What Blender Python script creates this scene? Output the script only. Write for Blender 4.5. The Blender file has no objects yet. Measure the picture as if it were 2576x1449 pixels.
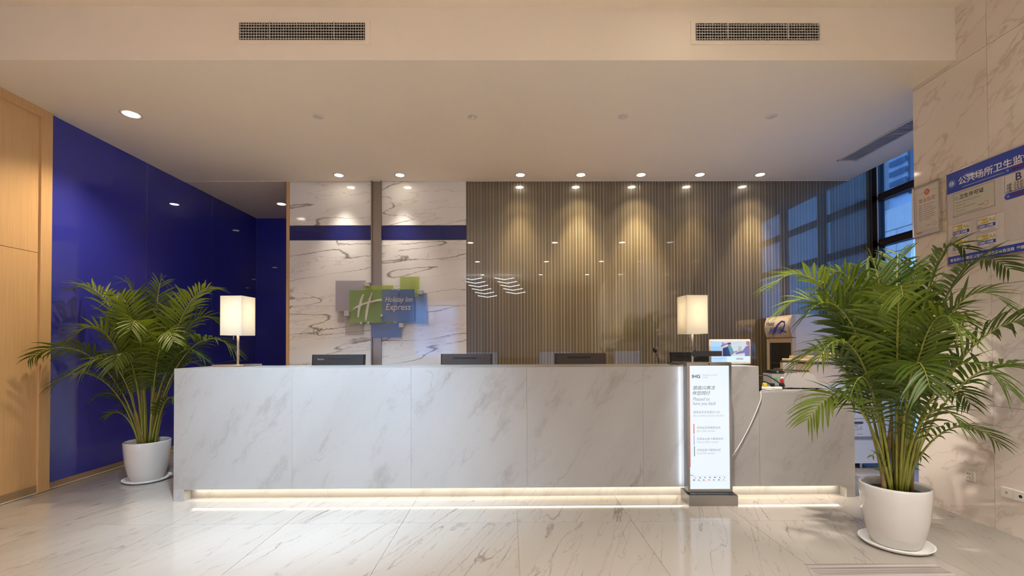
import bpy, math, random
from math import sin, cos, pi, radians as R
from mathutils import Vector, Matrix

S = bpy.context.scene
C = S.collection

# ------------------------------------------------------------------ camera
CAMH = 1.24
YAW, PIT, ROL = 0.007012, 0.013685, 0.003941
cam_d = bpy.data.cameras.new('camera')
cam_d.sensor_width = 36.0
cam_d.lens = 1134.59 / 2576 * 36.0
cam_d.shift_y = (855.63 - 724.5) / 2576
cam_d.clip_start = 0.05
cam = bpy.data.objects.new('camera', cam_d)
C.objects.link(cam)
c, s = cos(YAW), sin(YAW); A_ = Matrix(((c, -s, 0), (s, c, 0), (0, 0, 1)))
c, s = cos(PIT), sin(PIT); B_ = Matrix(((1, 0, 0), (0, c, s), (0, -s, c)))
c, s = cos(ROL), sin(ROL); D_ = Matrix(((c, 0, -s), (0, 1, 0), (s, 0, c)))
M = D_ @ B_ @ A_                       # rows: right, forward, up
right, fwd, up = M[0], M[1], M[2]
rot = Matrix((right, up, -fwd)).transposed()
cam.matrix_world = Matrix.Translation((0, 0, CAMH)) @ rot.to_4x4()
S.camera = cam

# ------------------------------------------------------------------ sky, lights, exposure
W = bpy.data.worlds.new('evening_sky'); S.world = W
W.use_nodes = True
bg = W.node_tree.nodes['Background']
bg.inputs[0].default_value = (0.22, 0.46, 1.0, 1)
bg.inputs[1].default_value = 4.0

S.view_settings.view_transform = 'Standard'
S.view_settings.look = 'None'
S.view_settings.exposure = 1.0
S.view_settings.gamma = 1.0
S.view_settings.use_curve_mapping = False
try:
    S.cycles.use_denoising = True
    S.cycles.max_bounces = 6
    S.cycles.diffuse_bounces = 4
    S.cycles.glossy_bounces = 3
    S.cycles.transmission_bounces = 3
    S.cycles.transparent_max_bounces = 10
    S.cycles.use_light_tree = False
    S.cycles.use_adaptive_sampling = True
    S.cycles.adaptive_threshold = 0.045
    S.cycles.caustics_reflective = False
    S.cycles.caustics_refractive = False
    S.cycles.sample_clamp_indirect = 4.0
except Exception:
    pass

WARM = (1.0, 0.80, 0.56)
def spot(name, loc, power, angle=90, blend=0.7, color=WARM, radius=0.035, target=None):
    l = bpy.data.lights.new(name, 'SPOT')
    l.energy = power; l.color = color; l.spot_size = R(angle); l.spot_blend = blend
    l.shadow_soft_size = radius
    o = bpy.data.objects.new(name, l); C.objects.link(o); o.location = loc
    if target:
        o.rotation_euler = (Vector(target) - Vector(loc)).to_track_quat('-Z', 'Y').to_euler()
    return o
def portal(loc, rot_e, sx, sy):
    l = bpy.data.lights.new('window_portal', 'AREA'); l.shape = 'RECTANGLE'
    l.size = sx; l.size_y = sy
    try: l.cycles.is_portal = True
    except Exception: pass
    o = bpy.data.objects.new('window_portal', l); C.objects.link(o)
    o.location = loc; o.rotation_euler = rot_e
portal((4.70, 4.3, 1.9), (0, R(90), 0), 3.8, 2.6)
portal((-3.0, -7.05, 1.5), (R(90), 0, 0), 1.9, 2.9)

# ------------------------------------------------------------------ key dimensions (metres)
YD, YB, YBM, YN = 3.674, 5.635, 3.24, 7.257
XL, XR, XW, HC, HU = -4.053, 3.27, 4.62, 3.313, 3.70
DTOP, LTOP = 1.069, 0.857

# ------------------------------------------------------------------ materials
MATS = {}
def nd(nt, t, **kw):
    n = nt.nodes.new(t)
    for k, v in kw.items(): setattr(n, k, v)
    return n
def new_mat(name):
    m = bpy.data.materials.new(name); m.use_nodes = True
    nt = m.node_tree; b = nt.nodes['Principled BSDF']
    MATS[name] = m
    return m, nt, b
def pset(b, **kw):
    for k, v in kw.items():
        k = k.replace('_', ' ')
        if k in b.inputs:
            b.inputs[k].default_value = v
def mat(name, col, rough=0.5, metal=0.0, vary=0.05, scale=8.0, coat=0.0, emit=None, es=0.0, alpha=1.0, spec=0.5, sub=0.0):
    m, nt, b = new_mat(name)
    pset(b, Roughness=rough, Metallic=metal, Coat_Weight=coat, Coat_Roughness=0.05, Specular_IOR_Level=spec, Alpha=alpha)
    if vary > 0:
        tc = nd(nt, 'ShaderNodeTexCoord'); no = nd(nt, 'ShaderNodeTexNoise')
        no.inputs['Scale'].default_value = scale; no.inputs['Detail'].default_value = 3
        mx = nd(nt, 'ShaderNodeMix', data_type='RGBA')
        mx.inputs[6].default_value = tuple(v * (1 - vary) for v in col) + (1,)
        mx.inputs[7].default_value = tuple(min(1, v * (1 + vary)) for v in col) + (1,)
        nt.links.new(tc.outputs['Object'], no.inputs['Vector'])
        nt.links.new(no.outputs['Fac'], mx.inputs[0])
        nt.links.new(mx.outputs[2], b.inputs['Base Color'])
    else:
        b.inputs['Base Color'].default_value = tuple(col) + (1,)
    if emit:
        b.inputs['Emission Color'].default_value = tuple(emit) + (1,)
        b.inputs['Emission Strength'].default_value = es
    return m

def marble(name, base, base2, vein, vein2, rotv, stretch, rough=0.12, coat=0.0, w1=0.012, w2=0.03, s1=0.8, s2=0.5, rnd=True,
           sc=1.0, cloud=1.2, blotch=0.0, contrast=(0.45, 0.7), warp=.10):
    """veined marble: thin contour lines of a stretched, warped noise field plus soft second veins"""
    m, nt, b = new_mat(name)
    L = nt.links.new
    geo = nd(nt, 'ShaderNodeNewGeometry'); oi = nd(nt, 'ShaderNodeObjectInfo')
    mp = nd(nt, 'ShaderNodeMapping', vector_type='POINT')
    mp.inputs['Rotation'].default_value = rotv
    if rnd:
        mu = nd(nt, 'ShaderNodeVectorMath', operation='SCALE'); mu.inputs[0].default_value = (7.3, 5.1, 9.7)
        L(oi.outputs['Random'], mu.inputs['Scale'])
        ad = nd(nt, 'ShaderNodeVectorMath', operation='ADD')
        L(geo.outputs['Position'], mp.inputs['Vector']); L(mp.outputs[0], ad.inputs[0]); L(mu.outputs[0], ad.inputs[1])
        vec = ad.outputs[0]
    else:
        L(geo.outputs['Position'], mp.inputs['Vector']); vec = mp.outputs[0]
    # jagged warp
    wn = nd(nt, 'ShaderNodeTexNoise'); wn.inputs['Scale'].default_value = 9.0 * sc; wn.inputs['Detail'].default_value = 5
    wn.inputs['Roughness'].default_value = 0.65
    L(vec, wn.inputs['Vector'])
    ws = nd(nt, 'ShaderNodeVectorMath', operation='SCALE'); ws.inputs['Scale'].default_value = warp / sc ** .5
    L(wn.outputs['Color'], ws.inputs[0])
    wa = nd(nt, 'ShaderNodeVectorMath', operation='ADD'); L(vec, wa.inputs[0]); L(ws.outputs[0], wa.inputs[1])
    st = nd(nt, 'ShaderNodeVectorMath', operation='MULTIPLY'); st.inputs[1].default_value = stretch
    L(wa.outputs[0], st.inputs[0])
    def line(scale, width, detail, off):
        n = nd(nt, 'ShaderNodeTexNoise'); n.inputs['Scale'].default_value = scale; n.inputs['Detail'].default_value = detail
        o = nd(nt, 'ShaderNodeVectorMath', operation='ADD'); o.inputs[1].default_value = (off, off * 1.7, off * .6)
        L(st.outputs[0], o.inputs[0]); L(o.outputs[0], n.inputs['Vector'])
        a = nd(nt, 'ShaderNodeMath', operation='SUBTRACT'); a.inputs[1].default_value = 0.5; L(n.outputs['Fac'], a.inputs[0])
        ab = nd(nt, 'ShaderNodeMath', operation='ABSOLUTE'); L(a.outputs[0], ab.inputs[0])
        mr = nd(nt, 'ShaderNodeMapRange'); mr.inputs['From Min'].default_value = 0.0; mr.inputs['From Max'].default_value = width
        mr.inputs['To Min'].default_value = 1.0; mr.inputs['To Max'].default_value = 0.0
        L(ab.outputs[0], mr.inputs['Value'])
        return mr.outputs[0]
    l1 = line(1.0 * sc, w1, 2.0, 0.0); l2 = line(1.9 * sc, w2, 3.0, 13.0)
    # where the veins are strong
    mk = nd(nt, 'ShaderNodeTexNoise'); mk.inputs['Scale'].default_value = 1.6 * sc; mk.inputs['Detail'].default_value = 2
    L(vec, mk.inputs['Vector'])
    mkr = nd(nt, 'ShaderNodeMapRange'); mkr.inputs['From Min'].default_value = contrast[0]; mkr.inputs['From Max'].default_value = contrast[1]
    L(mk.outputs['Fac'], mkr.inputs['Value'])
    f1 = nd(nt, 'ShaderNodeMath', operation='MULTIPLY'); L(l1, f1.inputs[0]); L(mkr.outputs[0], f1.inputs[1])
    f1b = nd(nt, 'ShaderNodeMath', operation='MULTIPLY'); f1b.inputs[1].default_value = s1; L(f1.outputs[0], f1b.inputs[0])
    f2 = nd(nt, 'ShaderNodeMath', operation='MULTIPLY'); f2.inputs[1].default_value = s2; L(l2, f2.inputs[0])
    cl = nd(nt, 'ShaderNodeTexNoise'); cl.inputs['Scale'].default_value = cloud; cl.inputs['Detail'].default_value = 4
    L(st.outputs[0], cl.inputs['Vector'])
    m0 = nd(nt, 'ShaderNodeMix', data_type='RGBA'); m0.inputs[6].default_value = base + (1,); m0.inputs[7].default_value = base2 + (1,)
    clr = nd(nt, 'ShaderNodeMapRange'); clr.inputs['From Min'].default_value = 0.4; clr.inputs['From Max'].default_value = 0.7
    L(cl.outputs['Fac'], clr.inputs['Value']); L(clr.outputs[0], m0.inputs[0])
    m1 = nd(nt, 'ShaderNodeMix', data_type='RGBA'); m1.inputs[7].default_value = vein2 + (1,)
    L(f2.outputs[0], m1.inputs[0]); L(m0.outputs[2], m1.inputs[6])
    m2 = nd(nt, 'ShaderNodeMix', data_type='RGBA'); m2.inputs[7].default_value = vein + (1,)
    L(f1b.outputs[0], m2.inputs[0]); L(m1.outputs[2], m2.inputs[6])
    out = m2.outputs[2]
    if blotch > 0:
        bn = nd(nt, 'ShaderNodeTexNoise'); bn.inputs['Scale'].default_value = 2.4; bn.inputs['Detail'].default_value = 9; bn.inputs['Roughness'].default_value = .74
        L(st.outputs[0], bn.inputs['Vector'])
        br = nd(nt, 'ShaderNodeMapRange'); br.inputs['From Min'].default_value = 0.545; br.inputs['From Max'].default_value = 0.67
        br.inputs['To Max'].default_value = blotch
        L(bn.outputs['Fac'], br.inputs['Value'])
        m3 = nd(nt, 'ShaderNodeMix', data_type='RGBA'); m3.inputs[7].default_value = vein2 + (1,)
        L(br.outputs[0], m3.inputs[0]); L(out, m3.inputs[6]); out = m3.outputs[2]
    L(out, b.inputs['Base Color'])
    pset(b, Roughness=rough, Coat_Weight=coat, Coat_Roughness=0.02, Specular_IOR_Level=0.5)
    return m

marble('floor_marble', (.36, .325, .295), (.328, .294, .265), (.13, .095, .076), (.225, .175, .14), (0, 0, R(20)), (2.3, .24, 1.0),
       rough=0.07, w1=.0075, w2=.010, s1=.75, s2=.5, sc=2.0, contrast=(.36, .58), warp=.055)
marble('counter_marble', (.35, .34, .332), (.318, .306, .296), (.165, .128, .108), (.20, .165, .145), (0, R(-30), 0), (2.2, 1.0, .62),
       rough=0.28, w1=.007, w2=.006, s1=.6, s2=.10, sc=1.3, blotch=.46, contrast=(.54, .68))
marble('wall_marble', (.82, .81, .80), (.74, .725, .71), (.13, .105, .095), (.52, .46, .40), (0, R(7), 0), (.20, 1.0, 1.35),
       rough=0.07, w1=.0075, w2=.011, s1=.9, s2=.5, sc=2.1, contrast=(.28, .44), warp=.06)
marble('pier_marble', (.82, .73, .645), (.74, .645, .56), (.44, .32, .225), (.55, .43, .325), (R(35), 0, 0), (1, .5, 1.8),
       rough=0.07, w1=.010, w2=.022, s1=.6, s2=.5, sc=1.6, contrast=(.40, .60))
mat('ceiling_paint', (.91, .825, .70), .85, vary=.015, scale=2)
mat('grout', (.55, .50, .45), .5)
mat('white_plastic', (.78, .76, .73), .35)
mat('vent_white', (.74, .70, .64), .45)
mat('vent_dark', (.012, .01, .009), .8)
mat('black_plastic', (.012, .012, .013), .35)
mat('dark_brown_metal', (.045, .028, .024), .4, .3)
mat('window_frame_dark', (.020, .022, .030), .4, .4)
mat('brushed_steel', (.33, .295, .255), .3, 1.0, vary=.08, scale=40)
mat('dark_steel', (.36, .355, .355), .28, 1.0)
mat('chrome', (.75, .72, .68), .12, 1.0)
mat('ceramic', (.60, .58, .56), .10, coat=.6)
mat('soil', (.03, .02, .014), .95, vary=.5, scale=60)
mat('bronze_trim', (.36, .25, .15), .4, .2)
mat('light_line', (.75, .70, .62), .5)
mat('socket_white', (.76, .70, .62), .3)
mat('dark_hole', (.02, .012, .012), .7)
mat('paper', (.66, .60, .56), .5, vary=.03)
mat('paper_green', (.56, .54, .44), .5, vary=.03)
mat('paper_white', (.72, .70, .70), .35, vary=.02)
mat('sleeve_grey', (.60, .54, .52), .15, vary=.02, coat=.5)
mat('ink_black', (.02, .018, .02), .5, vary=0)
mat('ink_grey', (.26, .23, .22), .5, vary=0)
mat('ink_lightgrey', (.40, .36, .33), .5, vary=0)
mat('ink_red', (.50, .06, .04), .5, vary=0)
mat('ink_seal', (.62, .26, .20), .5, vary=0)
mat('ink_gold', (.38, .26, .10), .5, vary=0)
mat('ink_darkred', (.14, .012, .03), .5, vary=0)
mat('ink_navy', (.015, .025, .10), .5, vary=0)
mat('print_blue', (.016, .045, .40), .3, vary=.04, coat=.3)
mat('print_white', (.82, .80, .76), .4, vary=0)
mat('print_gold', (.52, .40, .06), .4, vary=.05)
mat('emblem_blue', (.20, .34, .62), .4, vary=.05)
mat('leaf', (.058, .098, .008), .42, vary=.45, scale=5)
mat('leaf_light', (.105, .150, .012), .42, vary=.35, scale=5)
mat('petiole', (.22, .22, .03), .45, vary=.3, scale=12)
mat('cane', (.20, .13, .045), .6, vary=.5, scale=25)
mat('fridge_white', (.72, .72, .74), .3)
mat('fridge_frame', (.70, .56, .42), .3, .35)
mat('fridge_inside', (.20, .19, .15), .5)
mat('copier_beige', (.70, .58, .46), .5)
mat('copier_white', (.62, .64, .70), .5)
mat('copier_dark', (.07, .05, .045), .5)
mat('counter_grey', (.48, .46, .45), .35, .2)
mat('money_grey', (.30, .28, .27), .4)
mat('cable_black', (.012, .012, .012), .5)
mat('cable_white', (.68, .64, .58), .5)
mat('red_switch', (.45, .02, .015), .4)
mat('green_sticker', (.08, .35, .12), .4)
mat('yellow_plug', (.7, .5, .03), .4)
mat('stone_clad', (.56, .52, .47), .8, vary=.12, scale=4)
mat('facade_grey', (.42, .46, .52), .7)
mat('facade_dark', (.04, .06, .10), .25)
mat('pavement', (.55, .57, .60), .8)
mat('lobby_wall', (.34, .27, .20), .6)
mat('monitor_back', (.014, .014, .016), .4)
mat('monitor_brown', (.040, .026, .022), .42)
mat('tablet_frame', (.72, .62, .55), .4)
mat('lamp_metal', (.60, .54, .47), .25, 1.0)

def emis(name, col, strength, rough=.4):
    m, nt, b = new_mat(name)
    b.inputs['Base Color'].default_value = (.02, .02, .02, 1)
    b.inputs['Emission Color'].default_value = tuple(col) + (1,)
    b.inputs['Emission Strength'].default_value = strength
    pset(b, Roughness=rough)
    return m
emis('lamp_glow', (1.0, .86, .66), 14.0)
emis('bulb_glow', (1.0, .90, .74), 5.0)
emis('led_strip', (1.0, .88, .66), 1.0)
emis('monitor_light', (.55, .70, .95), .45)
emis('screen_white', (.80, .88, .96), 0.52, .12)
emis('screen_black', (.055, .05, .06), 0.50, .12)
emis('screen_grey', (.28, .29, .31), 0.50, .12)
emis('screen_lightgrey', (.48, .50, .53), 0.50, .12)
emis('screen_red', (.75, .13, .10), 0.50, .12)
emis('screen_lilac', (.42, .43, .66), 0.50, .12)
emis('screen_green', (.20, .30, .24), 0.50, .12)
emis('screen_orange', (.75, .38, .12), 0.50, .12)
emis('screen_blue', (.06, .13, .42), 0.50, .12)
emis('screen_skyblue', (.38, .63, .92), 0.56, .12)
emis('screen_paleblue', (.62, .78, .96), 0.59, .12)
emis('screen_cream', (.62, .66, .72), 0.53, .12)
emis('screen_navy', (.03, .04, .16), 0.50, .12)
emis('screen_violet', (.22, .18, .42), 0.50, .12)
emis('screen_skin', (.38, .22, .24), 0.50, .12)
emis('screen_teal', (.08, .36, .46), 0.50, .12)
emis('edge_glow', (.80, .90, 1.0), 7.0)
emis('chevron_glow', (.92, .96, 1.0), 6.0)

# lamp shade: fabric, lit from the bulb inside
m, nt, b = new_mat('shade_fabric')
b.inputs['Base Color'].default_value = (.80, .76, .68, 1); pset(b, Roughness=.8)
tr = nd(nt, 'ShaderNodeBsdfTranslucent'); tr.inputs['Color'].default_value = (.86, .80, .68, 1)
mxs = nd(nt, 'ShaderNodeMixShader'); mxs.inputs[0].default_value = .5
nt.links.new(b.outputs[0], mxs.inputs[1]); nt.links.new(tr.outputs[0], mxs.inputs[2])
nt.links.new(mxs.outputs[0], nt.nodes['Material Output'].inputs['Surface'])

# leaves let light through
for nm, tcol in (('leaf', (.11, .165, .006, 1)), ('leaf_light', (.17, .23, .012, 1))):
    nt = MATS[nm].node_tree; b = nt.nodes['Principled BSDF']
    tr = nd(nt, 'ShaderNodeBsdfTranslucent'); tr.inputs['Color'].default_value = tcol
    mxs = nd(nt, 'ShaderNodeMixShader'); mxs.inputs[0].default_value = .28
    nt.links.new(b.outputs[0], mxs.inputs[1]); nt.links.new(tr.outputs[0], mxs.inputs[2])
    nt.links.new(mxs.outputs[0], nt.nodes['Material Output'].inputs['Surface'])

# thin glass
def glass(name, tint, refl=.08, rough=0.0, opacity=0.0, dcol=(1, 1, 1)):
    m, nt, b = new_mat(name)
    L = nt.links.new
    tp = nd(nt, 'ShaderNodeBsdfTransparent'); tp.inputs[0].default_value = tint + (1,)
    gl = nd(nt, 'ShaderNodeBsdfGlossy'); gl.inputs['Roughness'].default_value = rough
    lw = nd(nt, 'ShaderNodeLayerWeight'); lw.inputs['Blend'].default_value = .25
    ma = nd(nt, 'ShaderNodeMath', operation='MULTIPLY_ADD'); ma.inputs[1].default_value = .8; ma.inputs[2].default_value = refl
    L(lw.outputs['Fresnel'], ma.inputs[0])
    base = tp.outputs[0]
    if opacity > 0:
        df = nd(nt, 'ShaderNodeBsdfDiffuse'); df.inputs[0].default_value = dcol + (1,)
        m1 = nd(nt, 'ShaderNodeMixShader'); m1.inputs[0].default_value = opacity
        L(tp.outputs[0], m1.inputs[1]); L(df.outputs[0], m1.inputs[2]); base = m1.outputs[0]
    mx = nd(nt, 'ShaderNodeMixShader')
    if opacity > 0: mx.inputs[0].default_value = refl
    else: L(ma.outputs[0], mx.inputs[0])
    L(base, mx.inputs[1]); L(gl.outputs[0], mx.inputs[2])
    L(mx.outputs[0], nt.nodes['Material Output'].inputs['Surface'])
    nt.nodes.remove(b)
    return m
glass('window_glass', (.88, .94, .99), .03)
glass('fridge_glass', (.80, .82, .78), .03)
glass('acrylic', (.93, .95, .97), .015)
glass('plate_green', (.68, .84, .58), .05, .1, .42, (.34, .50, .20))
glass('plate_lime', (.86, .93, .60), .05, .1, .36, (.54, .62, .22))
glass('plate_blue', (.55, .68, .88), .05, .1, .45, (.22, .32, .58))
glass('plate_lightblue', (.66, .76, .90), .05, .1, .40, (.34, .44, .66))
glass('plate_lilac', (.80, .80, .88), .05, .1, .5, (.50, .48, .55))
glass('plate_grey', (.90, .89, .89), .04, .1, .2, (.55, .52, .50))

# back painted blue glass
m, nt, b = new_mat('blue_glass')
tc = nd(nt, 'ShaderNodeTexCoord'); no = nd(nt, 'ShaderNodeTexNoise'); no.inputs['Scale'].default_value = 1.5
mx = nd(nt, 'ShaderNodeMix', data_type='RGBA'); mx.inputs[6].default_value = (.028, .034, .33, 1); mx.inputs[7].default_value = (.030, .036, .355, 1)
nt.links.new(tc.outputs['Object'], no.inputs['Vector']); nt.links.new(no.outputs['Fac'], mx.inputs[0]); nt.links.new(mx.outputs[2], b.inputs['Base Color'])
pset(b, Roughness=.35, Coat_Weight=1.0, Coat_Roughness=.015, Coat_IOR=1.55, Specular_IOR_Level=.2)

m, nt, b = new_mat('blue_band_glass')
b.inputs['Base Color'].default_value = (.010, .014, .13, 1)
pset(b, Roughness=.4, Coat_Weight=.6, Coat_Roughness=.015, Specular_IOR_Level=.2)

# striped laminated glass: fine vertical threads of several tones
m, nt, b = new_mat('striped_glass')
L = nt.links.new
geo = nd(nt, 'ShaderNodeNewGeometry'); sp = nd(nt, 'ShaderNodeSeparateXYZ'); L(geo.outputs['Position'], sp.inputs[0])
def cells(pitch, seed):
    d = nd(nt, 'ShaderNodeMath', operation='DIVIDE'); d.inputs[1].default_value = pitch; L(sp.outputs[0], d.inputs[0])
    fl = nd(nt, 'ShaderNodeMath', operation='FLOOR'); L(d.outputs[0], fl.inputs[0])
    ad = nd(nt, 'ShaderNodeMath', operation='ADD'); ad.inputs[1].default_value = seed; L(fl.outputs[0], ad.inputs[0])
    wn = nd(nt, 'ShaderNodeTexWhiteNoise', noise_dimensions='1D'); L(ad.outputs[0], wn.inputs['W'])
    return wn, d
w2, d2 = cells(.0385, 91.0)
w3, d3 = cells(.0077, 17.0)
fr = nd(nt, 'ShaderNodeMath', operation='FRACT'); L(d2.outputs[0], fr.inputs[0])
cr = nd(nt, 'ShaderNodeValToRGB'); L(fr.outputs[0], cr.inputs[0])
cr.color_ramp.interpolation = 'CONSTANT'
TONES = [(0, (.27, .24, .215)), (.17, (.055, .044, .026)), (.29, (.135, .105, .045)), (.40, (.050, .043, .025)), (.52, (.16, .118, .050)),
         (.62, (.065, .052, .029)), (.72, (.125, .104, .070)), (.82, (.042, .036, .021)), (.91, (.13, .10, .045))]
el = cr.color_ramp.elements
el[0].position = 0; el[0].color = TONES[0][1] + (1,)
el[1].position = TONES[-1][0]; el[1].color = TONES[-1][1] + (1,)
for p_, c_ in TONES[1:-1]:
    e = el.new(p_); e.color = c_ + (1,)
va = nd(nt, 'ShaderNodeMapRange'); va.inputs['To Min'].default_value = .72; va.inputs['To Max'].default_value = 1.28
L(w3.outputs['Value'], va.inputs['Value'])
mx = nd(nt, 'ShaderNodeVectorMath', operation='SCALE'); L(cr.outputs[0], mx.inputs[0]); L(va.outputs[0], mx.inputs['Scale'])
L(mx.outputs[0], b.inputs['Base Color'])
pset(b, Roughness=.32, Coat_Weight=1.0, Coat_Roughness=.01, Coat_IOR=1.8, Specular_IOR_Level=.6, Metallic=.15)

# oak veneer with vertical grain
m, nt, b = new_mat('oak')
L = nt.links.new
geo = nd(nt, 'ShaderNodeNewGeometry'); vm = nd(nt, 'ShaderNodeVectorMath', operation='MULTIPLY'); vm.inputs[1].default_value = (60, 60, 1.2)
no = nd(nt, 'ShaderNodeTexNoise'); no.inputs['Scale'].default_value = 2.2; no.inputs['Detail'].default_value = 5
L(geo.outputs['Position'], vm.inputs[0]); L(vm.outputs[0], no.inputs['Vector'])
mx = nd(nt, 'ShaderNodeMix', data_type='RGBA'); mx.inputs[6].default_value = (.52, .31, .135, 1); mx.inputs[7].default_value = (.70, .46, .23, 1)
L(no.outputs['Fac'], mx.inputs[0]); L(mx.outputs[2], b.inputs['Base Color']); pset(b, Roughness=.42)

# grey striped marble inlay (bands along X)
m, nt, b = new_mat('grey_inlay_marble')
L = nt.links.new
geo = nd(nt, 'ShaderNodeNewGeometry'); vm = nd(nt, 'ShaderNodeVectorMath', operation='MULTIPLY'); vm.inputs[1].default_value = (.5, 55, 1)
no = nd(nt, 'ShaderNodeTexNoise'); no.inputs['Scale'].default_value = 1.3; no.inputs['Detail'].default_value = 3
L(geo.outputs['Position'], vm.inputs[0]); L(vm.outputs[0], no.inputs['Vector'])
cr = nd(nt, 'ShaderNodeValToRGB'); L(no.outputs['Fac'], cr.inputs[0])
cr.color_ramp.elements[0].position = .35; cr.color_ramp.elements[0].color = (.20, .17, .165, 1)
cr.color_ramp.elements[1].position = .65; cr.color_ramp.elements[1].color = (.44, .39, .37, 1)
L(cr.outputs[0], b.inputs['Base Color']); pset(b, Roughness=.08)

# ------------------------------------------------------------------ mesh helpers
class MB:
    def __init__(self): self.v = []; self.f = []
    def add(self, vs, fs):
        n = len(self.v); self.v += [tuple(v) for v in vs]; self.f += [tuple(i + n for i in f) for f in fs]; return self
    def box(self, x0, x1, y0, y1, z0, z1):
        vs = [(x, y, z) for z in (z0, z1) for y in (y0, y1) for x in (x0, x1)]
        return self.add(vs, [(0, 2, 3, 1), (4, 5, 7, 6), (0, 1, 5, 4), (2, 6, 7, 3), (0, 4, 6, 2), (1, 3, 7, 5)])
    def bbox(self, x0, x1, y0, y1, z0, z1, r):
        """box with chamfered edges"""
        r = min(r, abs(x1 - x0) / 2.01, abs(y1 - y0) / 2.01, abs(z1 - z0) / 2.01)
        vs = []; 
        for z, i in ((z0, r), (z0 + r, 0), (z1 - r, 0), (z1, r)):
            a0, a1, b0, b1 = x0 + i, x1 - i, y0 + i, y1 - i
            k = r if i == 0 else r * .6
            vs += [(a0 + k, b0, z), (a1 - k, b0, z), (a1, b0 + k, z), (a1, b1 - k, z), (a1 - k, b1, z), (a0 + k, b1, z), (a0, b1 - k, z), (a0, b0 + k, z)]
        fs = [tuple(range(7, -1, -1)), tuple(range(24, 32))]
        for l in range(3):
            for k in range(8):
                a = l * 8 + k; b_ = l * 8 + (k + 1) % 8
                fs.append((a, b_, b_ + 8, a + 8))
        return self.add(vs, fs)
    def lathe(self, prof, n=32, cx=0, cy=0, close=False):
        vs = []; 
        for r, z in prof:
            for k in range(n):
                a = 2 * pi * k / n; vs.append((cx + r * cos(a), cy + r * sin(a), z))
        fs = []
        for l in range(len(prof) - 1):
            for k in range(n):
                a = l * n + k; b_ = l * n + (k + 1) % n
                fs.append((a, b_, b_ + n, a + n))
        if prof[0][0] > 1e-6: fs.append(tuple(range(n - 1, -1, -1)))
        if prof[-1][0] > 1e-6 and not close: fs.append(tuple((len(prof) - 1) * n + k for k in range(n)))
        return self.add(vs, fs)
    def tube(self, pts, rad, n=8):
        pts = [Vector(p) for p in pts]; vs = []; fs = []
        rr = rad if isinstance(rad, (list, tuple)) else [rad] * len(pts)
        ref = None
        for i, p in enumerate(pts):
            t = (pts[min(i + 1, len(pts) - 1)] - pts[max(i - 1, 0)]).normalized()
            if ref is None:
                ref = Vector((0, 0, 1)) if abs(t.z) < .9 else Vector((1, 0, 0))
            u = t.cross(ref).normalized(); w = u.cross(t).normalized(); ref = w
            for k in range(n):
                a = 2 * pi * k / n; vs.append(p + (u * cos(a) + w * sin(a)) * rr[i])
        for i in range(len(pts) - 1):
            for k in range(n):
                a = i * n + k; b_ = i * n + (k + 1) % n
                fs.append((a, a + n, b_ + n, b_))
        fs.append(tuple(range(n))); fs.append(tuple((len(pts) - 1) * n + k for k in range(n - 1, -1, -1)))
        return self.add(vs, fs)
    def poly(self, pts, y0, y1):
        """outline in x,z extruded from y0 (front) to y1"""
        n = len(pts)
        vs = [(x, y0, z) for x, z in pts] + [(x, y1, z) for x, z in pts]
        area = sum(pts[i][0] * pts[(i + 1) % n][1] - pts[(i + 1) % n][0] * pts[i][1] for i in range(n))
        o = list(range(n)) if area > 0 else list(range(n - 1, -1, -1))
        fs = [tuple(o), tuple(i + n for i in reversed(o))]
        for i in range(n):
            a, b_ = o[i], o[(i + 1) % n]
            fs.append((b_, a, a + n, b_ + n))
        return self.add(vs, fs)
    def disc(self, x, z, r, y0, y1, n=24, sx=1.0):
        return self.poly([(x + r * sx * cos(2 * pi * k / n), z + r * sin(2 * pi * k / n)) for k in range(n)], y0, y1)
    def stroke(self, pts, w, y0, y1):
        """a brush stroke in x,z with per point widths"""
        Lp, Rp = [], []
        for i, (x, z) in enumerate(pts):
            a = pts[max(i - 1, 0)]; b_ = pts[min(i + 1, len(pts) - 1)]
            dx, dz = b_[0] - a[0], b_[1] - a[1]; l = math.hypot(dx, dz) or 1
            ww = w[i] if isinstance(w, (list, tuple)) else w
            Lp.append((x - dz / l * ww / 2, z + dx / l * ww / 2)); Rp.append((x + dz / l * ww / 2, z - dx / l * ww / 2))
        return self.poly(Lp + Rp[::-1], y0, y1)
    def mesh(self, name, m, smooth=False):
        me = bpy.data.meshes.new(name); me.from_pydata(self.v, [], self.f); me.update()
        me.materials.append(MATS[m])
        if smooth:
            me.polygons.foreach_set('use_smooth', [True] * len(me.polygons))
        return me
    def build(self, name, m, parent=None, smooth=False, loc=None, rz=0, angle=None):
        me = self.mesh(name, m, smooth)
        o = bpy.data.objects.new(name, me); C.objects.link(o)
        if parent is not None: o.parent = parent
        if loc is not None: o.location = loc
        if rz: o.rotation_euler = (0, 0, rz)
        if angle is not None:
            try: me.set_sharp_from_angle(angle=R(angle))
            except Exception: pass
        return o
def tag(o, label, cat, group=None):
    o['label'] = label; o['category'] = cat
    if group: o['group'] = group
    return o
def thing(name, label, cat, loc=(0, 0, 0), rz=0, group=None):
    o = bpy.data.objects.new(name, None); C.objects.link(o)
    o.empty_display_size = .1
    o.location = loc; o.rotation_euler = (0, 0, rz)
    return tag(o, label, cat, group)
def struct(name, mb, m, label=None, smooth=False):
    o = mb.build(name, m, smooth=smooth); o['kind'] = 'structure'
    if label: o['label'] = label
    return o
def copy_tree(o, parent=None):
    k = o.copy(); C.objects.link(k); k.parent = parent
    for ch in o.children:
        copy_tree(ch, k)
    return k
TEXTS = []
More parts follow.
